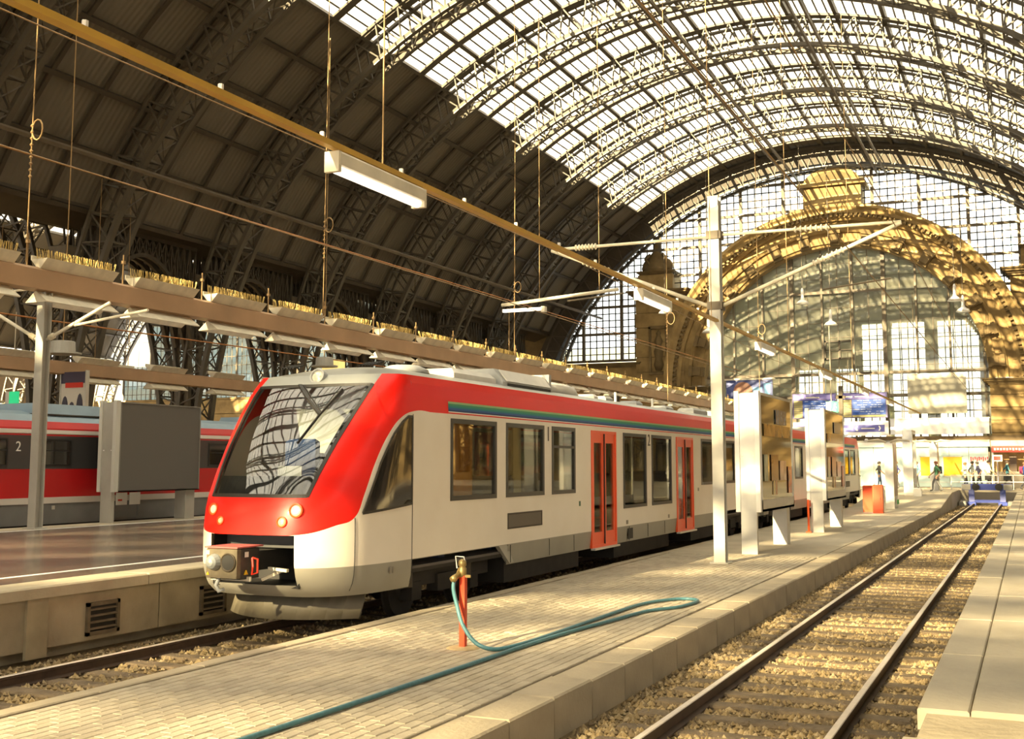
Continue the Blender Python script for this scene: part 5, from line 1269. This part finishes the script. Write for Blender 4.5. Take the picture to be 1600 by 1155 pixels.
# hanger wires with coiled slack
for i, (x, y, z, zc) in enumerate(((-22.2, 20.1, 7.3, 10.6), (-22.2, 33.0, 7.3, 10.7), (-22.2, 49.2, 7.3, 10.8), (-14.0, 47, 5, 8.6), (-12, 56, 4.8, 9.0))):
    t = thing('hanger_rope', ('left-most', 'second', 'third', 'fourth', 'right-most')[i] + ' long rope hanging from the roof with a coil of slack', 'rope', (x, y, z), 'hanging ropes')
    ztop = ZC + math.sqrt(28.2 ** 2 - (x - XC) ** 2) - .2
    MB().tube([(x, y, z), (x + .04, y, (z + ztop) / 2), (x, y, ztop)], .016, 5).build('rope', M_WIRE, t); MB().tube([(x + .18 + .17 * math.cos(a * PI / 6), y, zc + .26 * math.sin(a * PI / 6)) for a in range(13)], .02, 5, False).build('coil', M_WIRE, t)
    kn = MB()
    for k in range(9): kn.lathe((x, y, zc - 1.2 + k * .16), (0, 0, 1), [(.02, 0), (.05, .04), (.02, .08)], 6)
    kn.build('binding', M_WIRE, t)
# ================================================================== CASES AND BOARDS
m_ref = mat('poster_collage', (.42, .36, .20), .10, 0, .6, 1.6, col2=(.16, .15, .10), spec=.8)
def case(x, y0, y1, z0, z1, zb_, label, face, blank, w=.30, name='poster_case', cat='poster case'):
    t = thing(name, label, cat, (x, (y0 + y1) / 2, zb_))
    for yy in (y0 + .02, y1 - .45): MB().box(x - .19, x + .19, yy, yy + .12 if yy < y0 + 1 else yy + .4, zb_, z1 - .03 if yy < y0 + 1 else z0 + .05).build('post', M_ALU if not blank else M_GREYP, t)
    bd = MB().box(x - w + .03, x + w - .03, y0 + .14, y1, z0, z1).build('cabinet', M_GREYP, t)
    for s in (-1, 1):
        a, b = sorted((x + s * w, x + s * (w - .11))); MB().box(a, b, y0 - .02, y0 + .14, z0, z1 + .03).build('edge_profile', M_ALUW if not blank else mat('profile_grey', (.55, .55, .49), .4), t)
        f = MB(); a, b = sorted((x + s * (w - .02), x + s * (w + .01))); frame_rect(f, a, b, y0 + .14, y1, z0, z1, .06 if not blank else .03); f.box(a, b, y0 + .14, y1, z0, z0 + (.28 if not blank else .03)); f.build('panel_frame', M_ALU if not blank else mat('frame_grey', (.22, .21, .18), .5), t)
        a, b = sorted((x + s * (w - .025), x + s * (w - .01))); MB().box(a, b, y0 + .15, y1 - .02, z0 + .02, z1 - .02).build('face', face, t)
    sc_ = MB()
    for s in (-1, 1): sc_.lathe((x + s * .13, y0 + .02, (z0 + z1) / 2 - .1), (0, -1, 0), [(.018, 0), (.018, .012)], 8)
    sc_.build('screws', M_ALUW, t, kind='stuff')
    return t
m_blank = mat('blank_grey', (.112, .105, .09), .6)
case(-22.55, 23.40, 26.80, 1.62, 4.04, ZH, 'large blank dark grey board on two posts in front of the red train', m_blank, True, name='display_board', cat='board')
M_CASE = mat('case_poster', (.55, .48, .30), .05, .75, .4, .9, col2=(.30, .27, .17))
for y0, lab in ((27.40, 'first tall poster case beside the white mast'), (36.98, 'second tall poster case below the green exit sign')):
    t = case(-6.2, y0, y0 + 4.15, 1.22, 4.1, ZP, lab + ', glossy sides mirroring the hall', M_CASE, False)
    xf = -5.885
    for (a, b, c_, d, col) in ((.45, 3.7, 3.05, 3.35, (.50, .26, .05)), (1.25, 2.1, 1.95, 2.6, (.34, .15, .02)), (2.3, 3.1, 1.95, 2.45, (.55, .36, .28)), (1.9, 3.3, 3.38, 3.75, (.16, .20, .30)), (3.4, 3.85, 1.6, 2.3, (.60, .12, .03)), (.4, .8, 1.95, 2.6, (.35, .45, .36))):
        MB().box(xf - .004, xf + .004, y0 + a, y0 + b, c_, d).build('poster_sheet', mat('sheet%.2f%.2f' % (a, c_), col, .15, 0, .5, 3.0), t)
    for i, (yy, col) in enumerate(((1.5, (.75, .55, .25)), (1.75, (.6, .3, .15)))):
        MB().box(xf - .003, xf + .005, y0 + yy, y0 + yy + .12, 1.6, 1.95).build('poster_figure', mat(f'sheet_figure{i}', col, .4), t)
rb = thing('red_hydrant_pipe', 'thin orange pipe standing against the second poster case', 'pipe', (-6.42, 36.7, ZP)); MB().tube([(-6.42, 36.7, ZP), (-6.42, 36.7, 1.25)], .035, 8).build('pipe', M_ORANGE, rb); MB().cbox(-6.5, -6.34, 36.62, 36.78, ZP, ZP + .05, .01).build('foot', M_ORANGE, rb)
# far pillars and cabinets
def zr(y): return ZP if y < 60 else ZP + (y - 60) / 9 * (.76 - ZP) if y < 69 else .76
rc_ = thing('red_cabinet', 'bright red service cabinet beside the far end of the railcar', 'cabinet', (-6.17, 52.6, ZP))
MB().cbox(-6.38, -5.96, 52.4, 52.85, ZP, 1.45, .03).build('body', M_ORANGE, rc_); MB().box(-6.34, -6.0, 52.385, 52.4, ZP + .1, 1.38).build('door', mat('cabinet_red', (.78, .07, .012), .35), rc_); MB().box(-6.06, -6.03, 52.37, 52.385, .8, .9).build('handle', M_BLACK, rc_)
r2 = thing('orange_cabinet', 'orange cabinet half hidden behind the red cabinet', 'cabinet', (-6.75, 54, ZP)); MB().cbox(-6.95, -6.5, 53.6, 54.0, ZP, 1.4, .03).build('body', M_ORANGE, r2); MB().box(-6.9, -6.55, 53.585, 53.6, .35, 1.3).build('door', M_DOOR, r2)
def pillar(x, y, z1, w, d, label, m, cross=False, strip=None):
    z0 = zr(y); t = thing('pillar_case', label, 'pillar', (x, y, z0)); MB().box(x - w, x + w, y, y + d, z0, z1).build('shaft', m, t)
    MB().box(x - w - .03, x + w + .03, y - .04, y + .06, z0, z1 + .05).build('edge_profile', M_ALUW, t) if cross is None else None
    if strip: MB().box(x + w, x + w + .02, y + .1, y + d - .1, z0 + .6, z1 - .1).build('side_panel', strip, t)
    if cross:
        for s in (-1, 1):
            MB().tube([(x + s * .1, y - .05, z1), (x + s * .45, y - .1, z1 + .12), (x + s * 1.0, y - .1, z1 + .05)], .05, 8).build('curved_bracket', M_CREAM, t, smooth=True)
        MB().lathe((x - 1.0, y - .1, z1 + .02), (0, 0, 1), [(.09, 0), (.1, .08), (.05, .15)], 10).build('lamp_head', M_ALUW, t)
    return t
p3 = pillar(-6.25, 58.0, 3.42, .20, 1.6, 'grey pillar with curved white brackets behind the red cabinet', M_ALU, True, mat('pillar_brown', (.30, .20, .08), .3)); MB().box(-5.98, -5.94, 58.5, 59.0, ZP + .2, ZP + .42).build('green_label', mat('label_green', (.02, .30, .05), .5), p3)
p4 = pillar(-6.2, 66.9, 4.25, .26, 2.2, 'tall white poster pillar with dark side in front of the shop', M_ALU, False, M_CASE); MB().cbox(-5.9, -5.5, 66.3, 66.7, zr(66.4) - .02, zr(66.4) + .45, .04).build('white_box', M_WHITE, p4)
p5 = pillar(-5.4, 74.5, 3.7, .22, 1.2, 'slim white pillar with orange panel beside the green-shirted person', M_ALU, True, mat('pillar_orange', (.65, .30, .04), .3))
# ================================================================== HYDRANT AND HOSE
hy = thing('hydrant_post', 'red square hydrant post with brass valve in the foreground', 'hydrant', (-6.16, 12.19, ZP))
MB().box(-6.195, -6.125, 12.15, 12.22, ZP, 1.06).build('post', mat('hydrant_red', (.70, .055, .012), .4, 0, .2, 8.0), hy)
m_br = mat('old_brass', (.40, .29, .11), .4, .6, .3, 12.0)
v = MB(); v.lathe((-6.17, 12.18, 1.04), (0, 0, 1), [(.035, 0), (.05, .03), (.05, .10), (.035, .12), (.05, .14), (.045, .19), (.02, .21)], 14); v.lathe((-6.19, 12.15, 1.08), (-.3, -1, -.5), [(.03, 0), (.035, .08), (.04, .09), (.04, .14)], 12); v.build('valve', m_br, hy, smooth=True)
MB().box(-6.12, -6.05, 12.15, 12.17, 1.04, 1.07).bar((-6.2, 12.15, 1.15), (-6.25, 12.12, 1.0), .015).build('lever', m_br, hy)
MB().tube([(-6.14, 12.18, 1.235), (-6.15, 12.18, 1.275), (-6.26, 12.18, 1.28), (-6.24, 12.18, 1.14)], .008, 6).build('handle', M_ALUW, hy)
MB().lathe((-6.16, 12.185, ZP), (0, 0, 1), [(.20, 0), (.17, .015), (.09, .022)], 18).build('mortar_patch', mat('mortar', (.42, .32, .17), .95, 0, .3, 9.0), hy)
def spline(pts, n=8):
    out = []; P = [Vector(p) for p in pts]; P = [P[0] * 2 - P[1]] + P + [P[-1] * 2 - P[-2]]
    for i in range(1, len(P) - 2):
        for k in range(n):
            t = k / n; a, b, c_, d = P[i - 1], P[i], P[i + 1], P[i + 2]
            out.append(.5 * ((2 * b) + (c_ - a) * t + (2 * a - 5 * b + 4 * c_ - d) * t * t + (3 * b - a - 3 * c_ + d) * t ** 3))
    out.append(P[-2]); return out
zh = ZP + .028
hp = [(-6.215, 12.08, 1.05), (-6.22, 12.05, .92), (-6.17, 12.05, .72), (-6.08, 12.03, .50), (-5.92, 12.03, .32), (-5.73, 12.1, zh), (-5.60, 12.45, zh), (-5.56, 13.16, zh), (-5.54, 14.65, zh), (-5.53, 15.65, zh), (-5.48, 16.9, zh), (-5.20, 17.70, zh), (-4.90, 17.78, zh), (-4.80, 17.45, zh), (-4.88, 16.75, zh), (-5.16, 16.1, zh), (-5.29, 15.0, zh), (-5.40, 14.0, zh), (-5.47, 13.1, zh), (-5.51, 12.2, zh), (-5.52, 11.4, zh), (-5.55, 10.3, zh), (-5.6, 8.5, zh), (-5.7, 6, zh)]
ho = MB().tube(spline(hp), .024, 10).build('water_hose', mat('blue_hose', (.07, .20, .235), .45, 0, .3, 20.0), smooth=True); tag(ho, 'blue-green water hose looping over the pavers from the red hydrant', 'hose')
# ================================================================== BUFFER STOP
bf = thing('buffer_stop', 'blue steel buffer stop closing the empty right-hand track', 'buffer stop', (XR0, 75.5, 0))
x0, x1 = -3.55, -1.40
MB().cbox(x0 - .35, x1 + .35, 75.3, 75.6, .78, 1.16, .04).build('cross_beam', M_BLUE, bf)
for x in (x0 + .2, x1 - .2):
    MB().prism([(75.2, .0), (75.5, .0), (75.6, .8), (75.3, .8)], 'x', x - .16, x + .16).build('upright', M_BLUE, bf); MB().bar((x, 75.5, .7), (x, 76.7, .05), .18, .14).build('brace', M_BLUE, bf)
    MB().cbox(x - .25, x + .25, 74.6, 76.6, -.12, .08, .02).build('rail_clamp', M_BLUE, bf)
MB().box(x0 + .2, x1 - .2, 75.25, 75.45, .02, .20).build('lower_beam', M_BLUE, bf)
for x in (-3.1, -1.8): MB().lathe((x, 75.3, .97), (0, -1, 0), [(.14, 0), (.14, .1), (.22, .12), (.22, .16)], 16).build('bumper', M_BLACK, bf)
MB().cbox(x0 - .35, x0 + .15, 75.28, 75.3, .8, 1.14, .01).build('end_panel', M_GREYP, bf); MB().cbox(x1 - .15, x1 + .35, 75.28, 75.3, .8, 1.14, .01).build('end_panel', M_GREYP, bf)
for s in (x0 - .25, x1 + .3): MB().cbox(s - .22, s + .22, 73.9, 76.4, -.15, .12, .02).build('side_block', M_GREYP, bf)
bsn = thing('stop_sign', 'square red stop signal with white border on a thin pole at the buffer', 'sign', (-1.86, 76.95, .76))
MB().box(-2.15, -1.57, 76.9, 76.95, 2.52, 2.92).build('border', M_WHITE, bsn); MB().box(-2.05, -1.67, 76.88, 76.9, 2.60, 2.84).build('red_field', mat('stop_red', (.80, .02, .01), .4, emit=.1), bsn); MB().tube([(-1.86, 76.95, .76), (-1.86, 76.95, 2.6)], .03, 8).build('pole', mat('pole_violet', (.35, .33, .42), .4), bsn)
hr = thing('handrail', 'low white handrail behind the blue buffer stop', 'railing', (-2.4, 77.2, .76))
for z in (1.25, 1.66): MB().tube([(-4.6, 77.2, z), (.4, 77.2, z)], .025, 6).build('rail', M_ALUW, hr)
for x in (-4.6, -3.4, -2.2, -1.0, .4): MB().tube([(x, 77.2, .76), (x, 77.2, 1.66)], .025, 6).build('post', M_ALUW, hr)
# ================================================================== PEOPLE
def person(label, x, y, z0, head, shirt, legs, hair, H=1.75, stride=.25, skin=(.50, .30, .20), lean=0.0, arm_b=.25):
    """skinned figure, facing +Y locally before turning by head (radians about Z)"""
    k = H / 1.75; s = stride
    J = {'pel': (0, 0, .95), 'wai': (0, lean * .3, 1.08), 'che': (0, lean * .7, 1.32), 'nec': (0, lean, 1.48), 'hd': (0, lean + .03, 1.58), 'top': (0, lean + .03, 1.70),
         'sL': (-.19, lean, 1.42), 'eL': (-.25, lean - arm_b, 1.14), 'hL': (-.22, lean - arm_b + .18, .90), 'fL': (-.21, lean - arm_b + .24, .80),
         'sR': (.19, lean, 1.42), 'eR': (.25, lean + arm_b * .5, 1.14), 'hR': (.22, lean + arm_b + .12, .93), 'fR': (.21, lean + arm_b + .17, .84),
         'pL': (-.10, 0, .88), 'kL': (-.11, s * .75, .50), 'aL': (-.11, s * .8, .09), 'tL': (-.12, s * .8 + .16, .035),
         'pR': (.10, 0, .88), 'kR': (.11, -s * .2, .50), 'aR': (.11, -s * 1.1, .12), 'tR': (.12, -s * 1.1 + .14, .035)}
    Rr = {'pel': (.15, .11), 'wai': (.14, .10), 'che': (.17, .115), 'nec': (.055, .055), 'hd': (.075, .09), 'top': (.065, .075), 'sL': .065, 'sR': .065, 'eL': .045, 'eR': .045, 'hL': .034, 'hR': .034, 'fL': .03, 'fR': .03,
          'pL': .092, 'pR': .092, 'kL': .062, 'kR': .062, 'aL': .042, 'aR': .042, 'tL': .04, 'tR': .04}
    Ed = [('pel', 'wai'), ('wai', 'che'), ('che', 'nec'), ('nec', 'hd'), ('hd', 'top'), ('che', 'sL'), ('sL', 'eL'), ('eL', 'hL'), ('hL', 'fL'), ('che', 'sR'), ('sR', 'eR'), ('eR', 'hR'), ('hR', 'fR'), ('pel', 'pL'), ('pL', 'kL'), ('kL', 'aL'), ('aL', 'tL'), ('pel', 'pR'), ('pR', 'kR'), ('kR', 'aR'), ('aR', 'tR')]
    ks_ = list(J); me = bpy.data.meshes.new('person'); me.from_pydata([tuple(c * k for c in J[n]) for n in ks_], [(ks_.index(a), ks_.index(b)) for a, b in Ed], [])
    o = bpy.data.objects.new('person', me); COL.objects.link(o); md = o.modifiers.new('skin', 'SKIN'); md.use_smooth_shade = True
    for i, n in enumerate(ks_):
        r = Rr[n]; r = (r, r) if isinstance(r, float) else r; me.skin_vertices[0].data[i].radius = (r[0] * k, r[1] * k)
    me.skin_vertices[0].data[0].use_root = True
    sb = o.modifiers.new('sub', 'SUBSURF'); sb.levels = 1; sb.render_levels = 1
    dg = bpy.context.evaluated_depsgraph_get(); dg.update(); ev = bpy.data.meshes.new_from_object(o.evaluated_get(dg)); bpy.data.objects.remove(o)
    ev.materials.clear()
    for m in (mat('skin_%.2f' % skin[0], skin, .6), mat('shirt_%s' % (shirt,), shirt, .8), mat('legs_%s' % (legs,), legs, .8), mat('shoe', (.05, .045, .04), .6)): ev.materials.append(m)
    for p in ev.polygons:
        z = p.center.z / k; ax = abs(p.center.x) / k
        p.material_index = 0 if z > 1.49 or (ax > .16 and z < 1.16 and z > .76) else 1 if z > .95 else 3 if z < .09 else 2
        p.use_smooth = True
    root = thing('person', label, 'person', (x, y, z0), 'travellers on the concourse'); M = Matrix.Translation((x, y, z0)) @ Matrix.Rotation(head, 4, 'Z')
    place(link('body', ev, root), M)
    hb_ = MB(); c = (0, (lean + .015) * k, 1.635 * k); hb_.lathe(c, (0, -.35, 1), [(.115 * k, -.03), (.118 * k, .02), (.10 * k, .075), (.06 * k, .105), (.01, .115)], 14); place(hb_.build('hair', mat('hair_%s' % (hair,), hair, .7), root, smooth=True), M)
    fc_ = MB(); yy = (lean + .13) * k
    fc_.lathe((0, yy - .012, 1.605 * k), (0, 1, -.3), [(.016, 0), (.012, .02), (.003, .035)], 8); place(fc_.build('nose', mat('skin_%.2f' % skin[0], skin, .6), root), M)
    ey = MB()
    for q in (-.032, .032): ey.lathe((q, yy - .022, 1.635 * k), (0, 1, 0), [(.010, 0), (.008, .008)], 8)
    ey.box(-.022, .022, yy - .02, yy - .012, 1.555 * k, 1.562 * k); place(ey.build('eyes_and_mouth', mat('eye_dark', (.05, .03, .03), .5), root), M)
    for q in (-1, 1):
        hd_ = MB(); hp_ = J['fL'] if q < 0 else J['fR']
        for i, L in enumerate((.07, .08, .075, .06)):
            hd_.tube([(hp_[0] * k + q * 0.0 , (hp_[1] - .03 + .02 * i) * k, (hp_[2] - .01) * k), (hp_[0] * k - q * .01, (hp_[1] - .02 + .02 * i) * k, (hp_[2] - .05) * k), (hp_[0] * k - q * .03, (hp_[1] - .01 + .02 * i) * k, (hp_[2] - .01 - L) * k)], .009 * k, 5)
        hd_.tube([(hp_[0] * k, (hp_[1] + .03) * k, (hp_[2] + .04) * k), (hp_[0] * k - q * .01, (hp_[1] + .065) * k, (hp_[2]) * k), (hp_[0] * k - q * .02, (hp_[1] + .07) * k, (hp_[2] - .03) * k)], .010 * k, 5)
        place(hd_.build('fingers', mat('skin_%.2f' % skin[0], skin, .6), root, smooth=True), M)
    return M, k, lean
def bag(label, Mkl, m, kind='backpack'):
    M, k, lean = Mkl; t = thing(kind, label, 'bag', M.translation)
    if kind == 'backpack':
        b = MB().cbox(-.15 * k, .15 * k, (lean - .30) * k, (lean - .12) * k, 1.02 * k, 1.45 * k, .04); place(b.build('sack', m, t), M); s_ = MB()
        for q in (-.11, .11): s_.tube([(q * k, (lean - .13) * k, 1.45 * k), (q * k, (lean + .02) * k, 1.50 * k), (q * k, (lean + .11) * k, 1.38 * k), (q * k, (lean + .02) * k, 1.1 * k)], .018, 6)
        place(s_.build('straps', m, t), M)
    else:
        b = MB().cbox(.18 * k, .34 * k, -.22 * k, .22 * k, .55 * k, .85 * k, .04); place(b.build('sack', m, t), M); place(MB().tube([(.26 * k, -.15 * k, .84 * k), (.24 * k, 0, 1.0 * k), (.26 * k, .15 * k, .84 * k)], .012, 6).build('strap', m, t), M)
    return t
LF = PI / 2; RT = -PI / 2
M_BAG = mat('black_bag', (.03, .03, .03), .7)
a = person('person in green shirt and grey trousers walking left past the yellow posters', -5.05, 71.5, .76, LF, (.16, .42, .22), (.20, .20, .20), (.42, .16, .10), 1.78, .28)
bag('black backpack on the green-shirted person', a, M_BAG)
person('person in pale shirt standing in front of the right yellow poster', -3.85, 79.2, .76, RT, (.55, .53, .48), (.08, .08, .08), (.35, .22, .10), 1.72, .12)
person('person in dark grey jacket close behind the pale-shirted person', -3.45, 79.8, .76, RT, (.10, .11, .11), (.05, .05, .05), (.10, .08, .06), 1.8, .1)
person('person in dark navy jacket leaning forward behind the handrail', -2.95, 78.2, .76, LF, (.03, .03, .07), (.05, .05, .06), (.06, .05, .04), 1.76, .2, lean=.12)
b_ = person('person in white shirt with shoulder bag right of the navy jacket', -2.45, 79.2, .76, RT, (.75, .73, .68), (.30, .27, .22), (.12, .08, .05), 1.86, .15)
bag('dark shoulder bag on the white-shirted person', b_, M_BAG, 'shoulder_bag')
c_ = person('person in teal jacket beside the red stop signal', -1.35, 78.6, .76, RT, (.04, .16, .20), (.12, .10, .08), (.10, .07, .05), 1.84, .3)
bag('black shoulder bag on the teal-jacketed person', c_, M_BAG, 'shoulder_bag')
d_ = person('person in blue jacket at the right edge of the concourse', -.35, 77.9, .76, RT, (.03, .10, .45), (.06, .06, .07), (.25, .12, .06), 1.74, .25)
bag('pink and black backpack on the blue-jacketed person', d_, mat('pink_bag', (.30, .03, .12), .7))
person('person in black jacket and jeans beside the end of the railcar', -8.85, 76.5, .76, RT, (.02, .02, .02), (.08, .13, .24), (.05, .04, .03), 1.78, .1)
person('person in violet shirt between the railcar and the grey pillar', -7.9, 77.5, .76, LF, (.07, .07, .25), (.35, .33, .30), (.45, .25, .10), 1.8, .1)
person('person in light blue shirt half hidden between the pillars', -6.75, 78.5, .76, LF, (.15, .30, .45), (.25, .24, .22), (.40, .25, .12), 1.78, .1)
